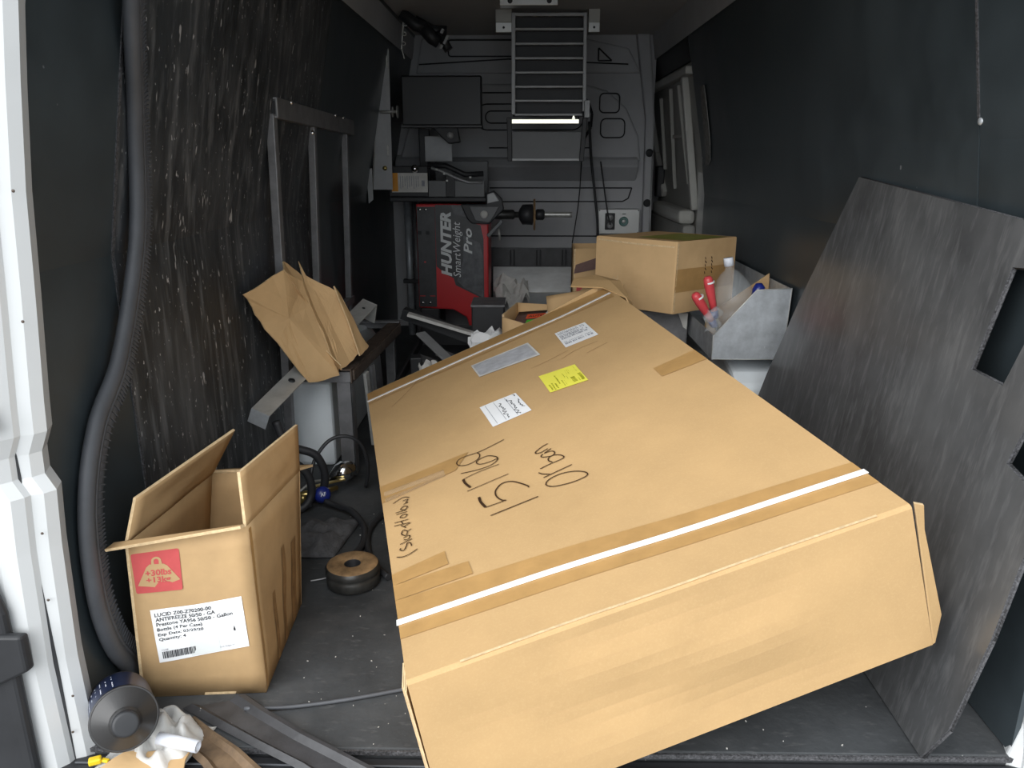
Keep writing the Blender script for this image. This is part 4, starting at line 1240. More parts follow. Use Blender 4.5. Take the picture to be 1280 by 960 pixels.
for s, (xb, xt, z0, z1), bold, sh_ in (('HUNTER', (-0.402, -0.462, 0.435, 0.787), 0.045, 0.25), ('SmartWeight', (-0.340, -0.395, 0.430, 0.735), 0.0, 0.25), ('Pro', (-0.288, -0.335, 0.560, 0.700), 0.022, 0.25)):
    P = Patch((xb, YT, z0), (xb, YT, z1), (xt, YT, z1), (xt, YT, z0))
    mb = text_on(MB(), P, s, 0, 0, 1, 1, 0.0, bold=bold, shear=sh_)
    obj('lettering', mb, 'silver_text', wb)
# weight tray on top with warning label
tb = obj('weight_tray', MB().span((-0.732, YB - 0.02, 0.842), (-0.205, YB + 0.36, 0.868)), 'black', wb, bevel=0.006)
obj('tray_front', MB().span((-0.520, YB - 0.022, 0.868), (-0.215, YB - 0.012, 0.955)), 'cover_grey', wb, bevel=0.004)
obj('tray_divider', MB().span((-0.425, YB - 0.026, 0.868), (-0.375, YB - 0.008, 0.990)), 'black', wb, bevel=0.004)
obj('tray_end', MB().span((-0.735, YB - 0.018, 0.868), (-0.520, YB + 0.02, 1.03)), 'black', wb, bevel=0.006)
obj('tray_back', MB().span((-0.52, YB + 0.32, 0.868), (-0.21, YB + 0.34, 1.055)), 'cover_grey', wb, bevel=0.006)
lb = obj('warning_label', MB().span((-0.717, YB - 0.0215, 0.893), (-0.522, YB - 0.0195, 0.994)), 'paper_dull', wb)
obj('orange_band', MB().span((-0.717, YB - 0.0228, 0.897), (-0.683, YB - 0.0216, 0.994)), 'orange', lb)
mb = MB()
for i in range(9):
    x = -0.67 + i * 0.012
    mb.span((x, YB - 0.0226, 0.912 + 0.006 * (i % 3)), (x + 0.003, YB - 0.0216, 0.978))
mb.span((-0.555, YB - 0.0226, 0.925), (-0.538, YB - 0.0216, 0.955))
obj('label_print', mb, 'grey_ink', lb, kind='stuff')
tool = MB().tube([(-0.50, YB - 0.03, 1.02), (-0.44, YB - 0.03, 1.00), (-0.36, YB - 0.035, 0.965), (-0.30, YB - 0.03, 0.945), (-0.225, YB - 0.03, 0.945)], 0.008, 8)
obj('caliper_arm', tool, 'alu', wb)
obj('caliper_arm', MB().tube([(-0.52, YB - 0.02, 1.035), (-0.42, YB - 0.02, 1.030), (-0.32, YB - 0.02, 0.985), (-0.22, YB - 0.02, 0.99)], 0.014, 8), 'black', wb)
obj('chrome_knob', MB().lathe([(0, 0.02), (0.014, 0.016), (0.022, 0.0), (0.016, -0.014), (0, -0.016)], (-0.588, YB - 0.03, 1.016), (0, -1, 0), 16), 'chrome', wb)
for x, z in ((-0.47, 1.012), (-0.43, 0.990), (-0.415, 0.955), (-0.29, 0.972)):
    obj('small_weight', MB().box((x, YB - 0.045, z), (0.012, 0.008, 0.010)), 'steel', wb, bevel=0.002)
# pivot cover, spindle
obj('pivot_cover', MB().prism(face([(-0.345, 0.832), (-0.310, 0.755), (-0.285, 0.730), (-0.190, 0.726), (-0.150, 0.765), (-0.110, 0.805), (-0.120, 0.86), (-0.165, 0.905), (-0.207, 0.885), (-0.207, 0.832)], YB - 0.01), (0, -0.05, 0)), 'black', wb, bevel=0.006)
obj('pivot_cover_plate', MB().prism(face([(-0.300, 0.822), (-0.265, 0.745), (-0.190, 0.735), (-0.160, 0.775), (-0.135, 0.822)], YB - 0.061), (0, -0.010, 0)), 'cover_grey', wb, bevel=0.004)
obj('pivot_cover_plate', MB().prism(face([(-0.200, 0.885), (-0.165, 0.895), (-0.135, 0.85), (-0.20, 0.836)], YB - 0.061), (0, -0.006, 0)), 'alu', wb, bevel=0.003)
obj('pivot_bolt', MB().lathe([(0, 0.012), (0.017, 0.011), (0.021, 0.004), (0.021, 0)], (-0.217, YB - 0.07, 0.779), (0, -1, 0), 18), 'paper_dull', wb)
ax_ = V((1, 0, 0))
so_ = V((-0.16, YB - 0.02, 0.775))
obj('spindle_housing', MB().lathe([(0.026, 0.0), (0.026, 0.10), (0.022, 0.105), (0.016, 0.108), (0.016, 0.14)], so_, ax_, 20), 'oilfilm', wb)
obj('spindle_cup', MB().lathe([(0.016, 0.128), (0.030, 0.134), (0.054, 0.15), (0.056, 0.205), (0.03, 0.21)], so_, ax_, 24), 'black', wb)
obj('spindle_flange', MB().lathe([(0.0, 0.209), (0.082, 0.209), (0.084, 0.212), (0.084, 0.220), (0.0, 0.222)], so_, ax_, 28), 'rust_puck', wb)
obj('spindle_nut', MB().lathe([(0.022, 0.220), (0.030, 0.228), (0.030, 0.262), (0.020, 0.270)], so_, ax_, 12), 'black', wb)
thr = [(0.0150, 0.265)]
for i in range(22):
    thr += [(0.0165, 0.270 + i * 0.0065), (0.0140, 0.2735 + i * 0.0065)]
thr += [(0.015, 0.42), (0.0, 0.421)]
obj('threaded_shaft', MB().lathe(thr, so_, ax_, 14), 'steel', wb)
obj('lock_pin', MB().tube([(-0.14, YB - 0.05, 0.70), (-0.132, YB - 0.05, 0.64)], 0.007, 8), 'steel', wb)
obj('lower_arm', MB().bar((-0.20, YB - 0.03, 0.66), (-0.12, YB - 0.03, 0.745), 0.02, 0.028, up=(0, 1, 0)), 'cover_grey', wb, bevel=0.004)
# display on its arm
ds = obj('display', MB().span((-0.655, YB + 0.02, 1.236), (-0.228, YB + 0.09, 1.487)), 'display_black', wb, bevel=0.008)
obj('display_lip', MB().span((-0.660, YB + 0.005, 1.225), (-0.225, YB + 0.10, 1.240)), 'panel_black', ds, bevel=0.004)
obj('display_mount', MB().prism(face([(-0.50, 1.235), (-0.36, 1.235), (-0.345, 1.15), (-0.41, 1.145), (-0.45, 1.18)], YB + 0.03), (0, 0.04, 0)), 'black', wb, bevel=0.006)
obj('mount_bolt', MB().lathe([(0, 0.008), (0.014, 0.007), (0.018, 0)], (-0.400, YB + 0.028, 1.187), (0, -1, 0), 14), 'alu', wb)
obj('display_post', MB().span((-0.60, YB + 0.26, 0.868), (-0.54, YB + 0.30, 1.40)), 'black', wb, bevel=0.006)
obj('back_plate', MB().span((-0.565, YB + 0.24, 1.05), (-0.41, YB + 0.25, 1.19)), 'alu', wb, bevel=0.003)

gp = empty('galvanised_plate', (-0.74, 4.2, 0.9), 'tall narrow galvanised steel plate with bolts beside the dark display', 'metal plate')
obj('plate', MB().prism([(-0.752, 4.2, 1.635), (-0.690, 4.2, 1.60), (-0.700, 4.2, 0.91), (-0.806, 4.2, 0.91)], (0, 0.004, 0)), 'alu', gp)
obj('plate_edge', MB().tube([(-0.752, 4.198, 1.635), (-0.770, 4.198, 1.30), (-0.806, 4.198, 0.91)], 0.004, 6), 'steel', gp)
obj('stud_bolt', MB().tube([(-0.745, 4.18, 1.299), (-0.655, 4.18, 1.299)], 0.008, 8), 'steel', gp)
obj('stud_washer', MB().lathe([(0, 0.0), (0.026, 0.0), (0.026, 0.006), (0, 0.006)], (-0.682, 4.18, 1.299), (1, 0, 0), 14), 'steel', gp)
obj('stud_washer', MB().lathe([(0, 0.0), (0.030, 0.0), (0.030, 0.006), (0, 0.006)], (-0.658, 4.18, 1.299), (1, 0, 0), 14), 'steel', gp)
for x, z in ((-0.70, 1.54), (-0.715, 1.11)):
    obj('bolt_end', MB().box((x, 4.19, z), (0.010, 0.012, 0.055)), 'steel', gp, bevel=0.003)
obj('brass_nut', MB().lathe([(0, 0.012), (0.012, 0.010), (0.013, 0)], (-0.735, 4.198, 1.02), (0, -1, 0), 6), 'brass', gp)
obj('base_tab', MB().prism([(-0.83, 4.17, 1.01), (-0.80, 4.17, 1.02), (-0.80, 4.17, 0.86), (-0.825, 4.17, 0.84)], (0, 0.004, 0)), 'alu', gp)

pipe = empty('wall_pipe', (-0.70, 4.75, 0), 'upright blue-grey metal pipe between the left wall and the red machine', 'pipe')
obj('pipe', MB().tube([(-0.700, 4.72, 0.004), (-0.702, 4.72, 0.82)], 0.022, 14), 'galv', pipe)
obj('conduit', MB().tube([(-0.652, 4.70, 0.004), (-0.655, 4.70, 0.83)], 0.016, 12), 'steel_dark', pipe)
obj('clamp', MB().box((-0.69, 4.705, 0.345), (0.10, 0.05, 0.025)), 'black', pipe, bevel=0.004)

ps = empty('perforated_strip', (-0.60, 4.2, 1.6), 'thin perforated metal strip hanging at the ceiling corner on the left', 'metal strip')
obj('strip', MB().bar((-0.607, 4.2, 1.745), (-0.624, 4.2, 1.60), 0.006, 0.012, up=(0, 1, 0)), 'steel', ps)
for i in range(3):
    obj('ring', MB().lathe([(0.006, 0.0), (0.011, 0.0), (0.011, 0.004), (0.006, 0.004), (0.006, 0.0)], (-0.600 - 0.006 * i, 4.198, 1.715 - 0.045 * i), (0, -1, 0), 12), 'steel', ps)
obj('tail', MB().bar((-0.622, 4.2, 1.595), (-0.612, 4.2, 1.555), 0.004, 0.008, up=(0, 1, 0)), 'steel', ps)

hg = empty('strap_bundle', (-0.44, 4.25, 1.6), 'bundle of black straps with dull buckles hung below the ceiling on the left', 'straps')
for i, (p, q, r_) in enumerate((((-0.62, 4.2, 1.765), (-0.50, 4.22, 1.70), 0.030), ((-0.52, 4.22, 1.71), (-0.44, 4.24, 1.64), 0.034), ((-0.56, 4.25, 1.74), (-0.40, 4.26, 1.69), 0.026), ((-0.44, 4.25, 1.69), (-0.39, 4.25, 1.60), 0.024))):
    p, q = V(p), V(q)
    mid = (p + q) / 2 + V((0.01, 0, -0.02))
    obj('strap', MB().tube([p, mid, q], r_, 10), 'black', hg)
for x, z in ((-0.395, 1.655), (-0.405, 1.635), (-0.425, 1.612), (-0.418, 1.685)):
    obj('buckle', MB().box((x, 4.215, z), (0.016, 0.012, 0.024), Matrix.Rotation(0.5, 4, 'Y')), 'alu', hg, bevel=0.003)

# ================================================================ SLATTED RACK ON THE BULKHEAD, CEILING PLATE
lr = empty('slatted_rack', (0.12, 4.15, 1.05), 'grey metal ladder rack with eight slats hung below the ceiling', 'ladder rack')
YL_ = 4.15
obj('side_rail', MB().bar((-0.058, YL_, 1.757), (-0.058, YL_, 1.283), 0.020, 0.030, up=(0, 1, 0)), 'alu', lr, bevel=0.002)
obj('side_rail', MB().bar((0.295, YL_, 1.757), (0.302, YL_ + 0.01, 1.30), 0.018, 0.030, up=(0, 1, 0)), 'alu', lr, bevel=0.002)
for i in range(8):
    z = 1.748 - i * 0.0665
    obj('slat', MB().bar((-0.050, YL_, z), (0.292, YL_, z), 0.034, 0.011 + (0.004 if i == 0 else 0)), 'alu', lr, bevel=0.002)
obj('shade_backing', MB().span((-0.062, YL_ + 0.05, 1.275), (0.300, YL_ + 0.056, 1.755)), 'black', lr)  # added dark sheet standing in for the shadow behind the slats
for x0, x1 in ((-0.146, -0.066), (0.312, 0.368)):
    b_ = obj('hanger', MB().span((x0, YL_ - 0.01, 1.668), (x1, YL_ - 0.004, 1.713)), 'panel_alu', lr, bevel=0.002)
    obj('hanger_flange', MB().span((x0, YL_ - 0.01, 1.713), (x1, YL_ + 0.0, 1.774)), 'doorframe', b_, bevel=0.002)
    obj('hanger_screw', MB().lathe([(0, 0.003), (0.005, 0.002), (0.006, 0)], ((x0 + x1) / 2, YL_ - 0.011, 1.69), (0, -1, 0), 10), 'black', b_)
obj('cream_bar', MB().span((-0.068, YL_ - 0.015, 1.238), (0.278, YL_ + 0.03, 1.263)), 'cream', lr, bevel=0.003)
obj('bar_clip', MB().prism([(0.240, YL_ - 0.016, 1.262), (0.256, YL_ - 0.016, 1.262), (0.248, YL_ - 0.016, 1.285)], (0, 0.006, 0)), 'cream', lr)
for x in (-0.080, 0.308):
    obj('drop_arm', MB().bar((x, YL_ + 0.01, 1.270), (x + (0.004 if x < 0 else -0.014), YL_ + 0.01, 1.055), 0.024, 0.03, up=(0, 1, 0)), 'black', lr, bevel=0.003)
obj('latch_block', MB().box((0.315, YL_ - 0.01, 1.31), (0.028, 0.03, 0.085)), 'alu', lr, bevel=0.003)
obj('lower_panel', MB().span((-0.07, YL_ + 0.02, 1.058), (0.295, YL_ + 0.026, 1.20)), 'cover_grey', lr)
obj('lower_edge', MB().span((-0.07, YL_ + 0.010, 1.058), (0.295, YL_ + 0.026, 1.068)), 'alu', lr)
for x in (-0.03, 0.14, 0.25):
    pass
cp_ = empty('ceiling_plate', (0.02, 3.9, 1.77), 'pale metal plate screwed to the van ceiling above the ladder rack', 'metal plate')
obj('plate', MB().span((-0.118, 3.88, 1.745), (0.150, 3.95, 1.774)), 'panel_alu', cp_, bevel=0.003)
for x in (-0.07, 0.11):
    obj('screw', MB().lathe([(0, 0.004), (0.010, 0.003), (0.012, 0)], (x, 3.879, 1.764), (0, -1, 0), 10), 'black', cp_)

# ================================================================ OUTLET, CORDS, SHELF LOW ON THE BULKHEAD
ou = empty('outlet_panel', (0.59, 4.93, 0.61), 'light grey metal electrical panel with socket and round connector on the bulkhead', 'electrical panel')
obj('panel', MB().span((0.460, 4.915, 0.611), (0.722, 4.999, 0.764)), 'panel_alu', ou, bevel=0.004)
sk = obj('socket', MB().span((0.505, 4.905, 0.638), (0.566, 4.915, 0.740)), 'black', ou, bevel=0.004)
for z in (0.665, 0.713):
    obj('socket_face', MB().lathe([(0, 0.004), (0.018, 0.003), (0.019, 0)], (0.5355, 4.905, z), (0, -1, 0), 16), 'alu', sk)
obj('round_connector', MB().lathe([(0.012, 0.004), (0.018, 0.012), (0.026, 0.012), (0.030, 0.0)], (0.622, 4.915, 0.688), (0, -1, 0), 20), 'teal', ou)
obj('connector_core', MB().lathe([(0, 0.005), (0.014, 0.005), (0.016, 0)], (0.622, 4.915, 0.688), (0, -1, 0), 16), 'panel_alu', ou)
obj('print_mark', MB().span((0.612, 4.9135, 0.732), (0.634, 4.915, 0.737)), 'ink', ou)
for x, z in ((0.47, 0.755), (0.712, 0.755), (0.712, 0.62)):
    obj('screw', MB().lathe([(0, 0.002), (0.004, 0.001)], (x, 4.915, z), (0, -1, 0), 8), 'black', ou)


def cable(name, pts, r, m, label, cat='cable', group=None, n=8, samples=6):
    ext = [V(pts[0])] + [V(p) for p in pts] + [V(pts[-1])]
    q = []
    for i in range(1, len(ext) - 2):
        p0, p1, p2, p3 = ext[i - 1:i + 3]
        for k in range(samples):
            t = k / samples
            q.append(0.5 * ((2 * p1) + (-p0 + p2) * t + (2 * p0 - 5 * p1 + 4 * p2 - p3) * t * t + (-p0 + 3 * p1 - 3 * p2 + p3) * t ** 3))
    q.append(V(pts[-1]))
    return obj(name, MB().tube(q, r, n), m, label=label, cat=cat, group=group)


cable('power_cord', [(0.385, 4.86, 1.28), (0.405, 4.86, 1.06), (0.43, 4.86, 0.87), (0.452, 4.86, 0.70), (0.458, 4.86, 0.57)], 0.008, 'black', 'thick black power cord running down the bulkhead beside the electrical panel')
cable('hanging_cable', [(0.345, 4.86, 1.05), (0.340, 4.86, 0.90), (0.328, 4.86, 0.76), (0.300, 4.86, 0.56)], 0.0035, 'shade_and_dark', 'thin dark cord hanging down the bulkhead right of the spindle')
cable('socket_cord', [(0.465, 4.90, 1.05), (0.490, 4.90, 0.90), (0.515, 4.895, 0.76), (0.536, 4.89, 0.67)], 0.0045, 'black', 'thin black cord plugged into the socket of the electrical panel')

sf = empty('steel_bin', (0.05, 4.75, 0), 'bare galvanised steel bin below the bulkhead right of the red machine', 'bin')
obj('front_plate', MB().span((-0.190, 4.70, 0.004), (0.335, 4.706, 0.275)), 'galv_bright', sf)
obj('sloped_plate', MB().hexa([(-0.190, 4.698, 0.277), (0.335, 4.698, 0.277), (0.335, 4.704, 0.277), (-0.190, 4.704, 0.277)], [(-0.190, 4.76, 0.425), (0.335, 4.76, 0.425), (0.335, 4.766, 0.425), (-0.190, 4.766, 0.425)]), 'galv_bright', sf)
obj('seam', MB().span((-0.190, 4.690, 0.272), (0.335, 4.700, 0.278)), 'steel', sf)
obj('back_board', MB().span((-0.215, 4.86, 0.004), (0.345, 4.872, 0.53)), 'panel_black', sf)
for x in (-0.09, 0.075, 0.235):
    for k in (0, 0.022):
        obj('slot_rib', MB().span((x + k, 4.835, 0.425), (x + k + 0.008, 4.86, 0.520)), 'black', sf, bevel=0.002)

# ================================================================ SCRAP HEAP BETWEEN THE STAND AND THE MACHINE
heap = empty('black_parts_bin', (-0.38, 3.5, 0), 'open black plastic bin full of dark scrap parts behind the big carton', 'bin')
obj('bin_wall', MB().span((-0.52, 2.99, 0.004), (-0.12, 3.005, 0.19)), 'black', heap, bevel=0.004)
obj('bin_wall', MB().span((-0.52, 3.80, 0.004), (-0.12, 3.815, 0.26)), 'black', heap, bevel=0.004)
obj('bin_wall', MB().span((-0.53, 2.99, 0.004), (-0.515, 3.81, 0.20)), 'black', heap, bevel=0.004)
obj('bin_wall', MB().span((-0.125, 3.14, 0.004), (-0.11, 3.81, 0.20)), 'black', heap, bevel=0.004)
obj('bin_bottom', MB().span((-0.52, 3.0, 0.004), (-0.12, 3.81, 0.16)), 'black', heap)
def scrap(name, a, b, w, h, m, label, cat='metal bar', up=(0, 0, 1), bevel=0.002):
    o = obj(name, MB().bar(a, b, w, h, up), m, label=label, cat=cat, bevel=bevel)
    return o
scrap('white_edge_bar', (-0.525, 3.42, 0.395), (-0.165, 3.42, 0.285), 0.05, 0.014, 'paper_dull', 'long thin pale bar slanting down in front of the red machine')
scrap('flat_steel_bar', (-0.455, 3.30, 0.335), (-0.270, 3.12, 0.215), 0.050, 0.010, 'alu', 'dark grey flat bar slanting into the scrap behind the big carton')
scrap('black_beam', (-0.560, 3.50, 0.385), (-0.16, 3.47, 0.245), 0.06, 0.05, 'black', 'black square beam below the thin pale bar')
bb = empty('black_box', (-0.16, 3.5, 0.23), 'black rectangular box at the foot of the red machine', 'box')
obj('body', MB().span((-0.240, 3.46, 0.23), (-0.090, 3.66, 0.424)), 'black', bb, bevel=0.006)
obj('lid_edge', MB().span((-0.243, 3.455, 0.420), (-0.087, 3.665, 0.430)), 'steel_dark', bb, bevel=0.002)


def paper_scrap(c, s, label, seed, m='paper_dull'):
    r = random.Random(seed)
    c = V(c)
    k = 9
    mb = MB()
    mb.grid(lambda u, v: c + V(((u - 0.5) * s[0] + noise.noise(V((u * 3, v * 3, seed))) * s[0] * 0.2, (v - 0.5) * s[1] + noise.noise(V((u * 3, v * 3, seed + 5))) * s[1] * 0.3, noise.noise(V((u * 4, v * 4, seed + 9))) * s[2] + v * s[2])), k, k)
    for i in range(len(mb.sm)):
        mb.sm[i] = False
    return obj('paper_scrap', mb, m, label=label, cat='paper', solid=0.001)


paper_scrap((-0.385, 3.05, 0.196), (0.10, 0.08, 0.06), 'crumpled off-white paper scrap between dark bars behind the big carton', 2)
paper_scrap((-0.155, 3.10, 0.33), (0.13, 0.10, 0.05), 'crumpled white paper lying left of the stickered carton', 7, 'paper')
paper_scrap((-0.075, 4.60, 0.24), (0.20, 0.12, 0.12), 'torn white paper standing in front of the galvanised steel bin', 13, 'paper_dull')
r3 = random.Random(21)
piece_labels = ['short black bar deep in the scrap bin', 'black plastic block at the left end of the scrap bin', 'dark bent plate in the middle of the scrap bin', 'black tube lying across the scrap bin', 'dark steel lug at the right end of the scrap bin']
for i, (c, s, m) in enumerate((((-0.44, 3.32, 0.20), (0.10, 0.06, 0.03), 'steel_dark'), ((-0.47, 3.24, 0.21), (0.05, 0.07, 0.07), 'black'), ((-0.33, 3.36, 0.21), (0.12, 0.08, 0.012), 'steel_dark'), ((-0.26, 3.30, 0.20), (0.18, 0.03, 0.03), 'black'), ((-0.18, 3.32, 0.23), (0.03, 0.03, 0.08), 'steel'))):
    R_ = Matrix.Rotation(r3.uniform(-0.6, 0.6), 4, 'Z') @ Matrix.Rotation(r3.uniform(-0.5, 0.5), 4, 'Y')
    obj('scrap_part', MB().box(c, s, R_), m, label=piece_labels[i], cat='scrap part', bevel=0.004, group='scrap parts in the black bin')

# ================================================================ ON THE FLOOR, LEFT
puck = empty('spacer_ring', (-0.446, 1.79, 0), 'round black steel spacer with rusty brown top lying on the floor', 'ring')
obj('ring_body', MB().lathe([(0.020, 0.002), (0.064, 0.002), (0.069, 0.006), (0.070, 0.030), (0.067, 0.034), (0.070, 0.038), (0.070, 0.050), (0.066, 0.056)], (-0.446, 1.79, 0.002), (0, 0, 1), 40), 'oilfilm', puck)
obj('rusty_face', MB().lathe([(0.066, 0.056), (0.060, 0.059), (0.025, 0.059), (0.0215, 0.056)], (-0.446, 1.79, 0.002), (0, 0, 1), 40), 'rust_puck', puck)
obj('bore', MB().lathe([(0.0215, 0.056), (0.020, 0.050), (0.020, 0.004), (0.0, 0.003)], (-0.446, 1.79, 0.002), (0, 0, 1), 40), 'black', puck)

cable('black_hose', [(-0.76, 2.22, 0.30), (-0.735, 2.22, 0.22), (-0.70, 2.24, 0.20), (-0.655, 2.26, 0.17), (-0.635, 2.27, 0.10), (-0.655, 2.27, 0.03), (-0.70, 2.26, 0.014)], 0.013, 'black', 'thick black hose looped in front of the left wheel arch', 'hose', n=12)
cable('black_hose', [(-0.755, 2.20, 0.17), (-0.71, 2.21, 0.165), (-0.675, 2.22, 0.12), (-0.668, 2.22, 0.06), (-0.69, 2.20, 0.02), (-0.74, 2.18, 0.014)], 0.013, 'black', 'second thick black hose loop next to the open carton', 'hose', n=12)
cable('thin_hose', [(-0.672, 2.20, 0.02), (-0.672, 2.26, 0.13), (-0.63, 2.30, 0.20), (-0.575, 2.32, 0.215), (-0.53, 2.34, 0.18), (-0.515, 2.36, 0.10), (-0.53, 2.38, 0.012)], 0.006, 'black', 'thin black hose arching across the front of the left wheel arch', 'hose')
cable('air_hose', [(-0.628, 2.225, 0.03), (-0.575, 2.20, 0.022), (-0.525, 2.15, 0.030), (-0.470, 2.06, 0.020), (-0.462, 1.96, 0.012), (-0.49, 1.885, 0.012)], 0.010, 'black', 'black air hose curving from the blue fitting to the spacer', 'hose')
cable('floor_hose', [(-0.40, 2.22, 0.012), (-0.44, 2.16, 0.012), (-0.458, 2.06, 0.012), (-0.438, 1.95, 0.012), (-0.40, 1.86, 0.012), (-0.355, 1.80, 0.012)], 0.009, 'black', 'black hose on the floor against the edge of the big carton', 'hose')
ft = empty('brass_fitting', (-0.65, 2.26, 0), 'brass air fitting with round blue cap on the floor', 'fitting')
obj('brass_body', MB().tube([(-0.735, 2.262, 0.025), (-0.70, 2.275, 0.030), (-0.66, 2.285, 0.030), (-0.615, 2.33, 0.030)], [0.012, 0.014, 0.010, 0.008], 10), 'brass', ft)
obj('lever', MB().bar((-0.70, 2.28, 0.05), (-0.59, 2.345, 0.055), 0.016, 0.005), 'brass', ft, bevel=0.002)
obj('hex_nut', MB().lathe([(0, 0), (0.018, 0), (0.018, 0.02), (0, 0.02)], (-0.70, 2.268, 0.020), (-0.9, -0.2, 0), 6), 'brass', ft)
obj('blue_cap', MB().lathe([(0, 0.045), (0.018, 0.043), (0.026, 0.034), (0.027, 0.0), (0.02, -0.01)], (-0.650, 2.262, 0.034), (0.35, -0.75, 0.40), 20), 'cap_blue', ft)
ca = V((0.35, -0.75, 0.40)).normalized()
cr = V((0.906, 0.423, 0.0)).normalized()
cu_ = cr.cross(ca)
cu_ = cu_ if cu_.z > 0 else -cu_
cc = V((-0.650, 2.262, 0.034)) + ca * 0.046
P = Patch(cc - cr * 0.011 - cu_ * 0.008, cc + cr * 0.011 - cu_ * 0.008, cc + cr * 0.011 + cu_ * 0.008, cc - cr * 0.011 + cu_ * 0.008)
obj('cap_letters', text_on(MB(), P, 'AF', 0.1, 0.1, 0.9, 0.9, 0.0005, bold=0.02), 'white_print', ft)
sp_ = empty('chrome_funnel', (-0.60, 2.43, 0), 'shiny chrome lamp head on a bent wire on the floor', 'lamp')
obj('cone', MB().lathe([(0.004, 0.0), (0.014, 0.006), (0.034, 0.040), (0.036, 0.060), (0.024, 0.090), (0.006, 0.100), (0, 0.100)], V((-0.648, 2.36, 0.045)), V((0.80, 0.45, 0.35)), 10), 'chrome', sp_)
obj('wire_stem', MB().tube([(-0.65, 2.36, 0.045), (-0.70, 2.33, 0.05), (-0.74, 2.30, 0.02), (-0.77, 2.27, 0.01)], 0.005, 8), 'steel', sp_)

cl = MB()
cl.grid(lambda u, v: V((-0.690 + 0.175 * u + 0.03 * (v - 0.5) * u, 1.915 + 0.20 * v + 0.03 * u * v, 0.004 + 0.035 * math.sin(math.pi * u) ** 0.5 * math.sin(math.pi * v) ** 0.6 * (0.8 + 0.9 * noise.noise(V((u * 5, v * 5, 1)))) if 0 < u < 1 and 0 < v < 1 else 0.003)), 22, 22)
obj('work_glove', cl, 'cloth', label='crumpled dark grey cloth lying on the floor behind the spacer', cat='cloth', solid=0.004)
cable('floor_wire', [(-0.56, 1.292, 0.012), (-0.47, 1.306, 0.006), (-0.36, 1.330, 0.006), (-0.25, 1.363, 0.006), (-0.18, 1.385, 0.006)], 0.0042, 'rubber', 'thin grey wire lying straight across the floor near the sill', 'wire')
cable('floor_wire', [(-0.56, 1.79, 0.005), (-0.53, 1.80, 0.006), (-0.50, 1.82, 0.005)], 0.0022, 'alu', 'short thin pale wire left of the round spacer', 'wire')

# rubber strips near the sill
def strip3(name, L, R, m, label, cat, ridges=True, th=0.004):
    t = empty(name, (sum(p[0] for p in L) / len(L), sum(p[1] for p in L) / len(L), 0), label, cat)
    mb = MB()
    prof_ = [(0.0, 0.004), (0.12, 0.020), (0.22, 0.020), (0.34, 0.008), (0.75, 0.006), (0.86, 0.013), (1.0, 0.004)]
    n = len(L)
    vs_ = []
    for i in range(n):
        for s, h in prof_:
            vs_.append(V(L[i]) * (1 - s) + V(R[i]) * s + V((0, 0, h)))
    k = len(prof_)
    mb.add(vs_, [(i * k + j, i * k + j + 1, (i + 1) * k + j + 1, (i + 1) * k + j) for i in range(n - 1) for j in range(k - 1)])
    obj('strip', mb, m, t, solid=th)
    return t


strip3('rubber_trim_strip', [(-0.555, 1.330, 0), (-0.50, 1.287, 0), (-0.40, 1.220, 0), (-0.30, 1.165, -0.004), (-0.215, 1.125, -0.012)],
       [(-0.690, 1.300, 0), (-0.60, 1.248, 0), (-0.515, 1.200, 0), (-0.42, 1.150, -0.002), (-0.335, 1.098, -0.012)], 'rubber_strip', 'black rubber trim strip lying from the open carton to the sill', 'rubber strip')
strip3('muddy_trim_strip', [(-0.640, 1.262, 0), (-0.585, 1.222, 0), (-0.52, 1.180, 0), (-0.45, 1.130, -0.01)],
       [(-0.690, 1.240, 0), (-0.645, 1.195, 0), (-0.59, 1.150, 0), (-0.54, 1.100, -0.01)], 'brown_strip', 'muddy brown trim strip lying beside the black rubber strip', 'rubber strip')

# bottle, bag, tube, scraps in the rear left corner
bo = empty('oil_bottle', (-0.78, 1.25, 0), 'black bottle with dark blue printed label lying in the rear left corner', 'bottle')
bd = V((0.50, -0.77, 0.36)).normalized()
bo0 = V((-0.775, 1.236, 0.068))
obj('bottle_shell', MB().lathe([(0.0, -0.03), (0.050, -0.028), (0.055, -0.02), (0.055, 0.112), (0.057, 0.115), (0.057, 0.120)], bo0, bd, 36), 'bottle_black', bo)
obj('bottle_rim', MB().lathe([(0.057, 0.120), (0.0575, 0.1215), (0.0555, 0.1225), (0.054, 0.122)], bo0, bd, 36), 'bottle_black', bo)
obj('bottle_cone', MB().lathe([(0.054, 0.122), (0.026, 0.145)], bo0, bd, 36), 'bottle_black', bo)
obj('bottle_neck', MB().lathe([(0.026, 0.145), (0.027, 0.149), (0.022, 0.151), (0.021, 0.156)], bo0, bd, 36), 'bottle_black', bo)
obj('bottle_label', MB().lathe([(0.0556, -0.01), (0.0556, 0.105)], bo0, bd, 36), 'navy', bo)
obj('bottle_cap', MB().lathe([(0.020, 0.151), (0.0225, 0.153), (0.0225, 0.164), (0.020, 0.166), (0.017, 0.1665), (0.0, 0.166)], bo0, bd, 28), 'black', bo)
sx = bd.cross(V((0, 0, 1))).normalized()
uz = sx.cross(bd)
class Cyl:
    def __call__(self, u, v, off=0.0):      # u along the axis, v around
        a = -2.1 + 2.6 * v
        return bo0 + bd * (-0.005 + 0.105 * u) + (sx * -math.sin(a) * 1 + uz * math.cos(a)) * (0.0558 + off)
CY = Cyl()
mb = MB()
r4 = random.Random(5)
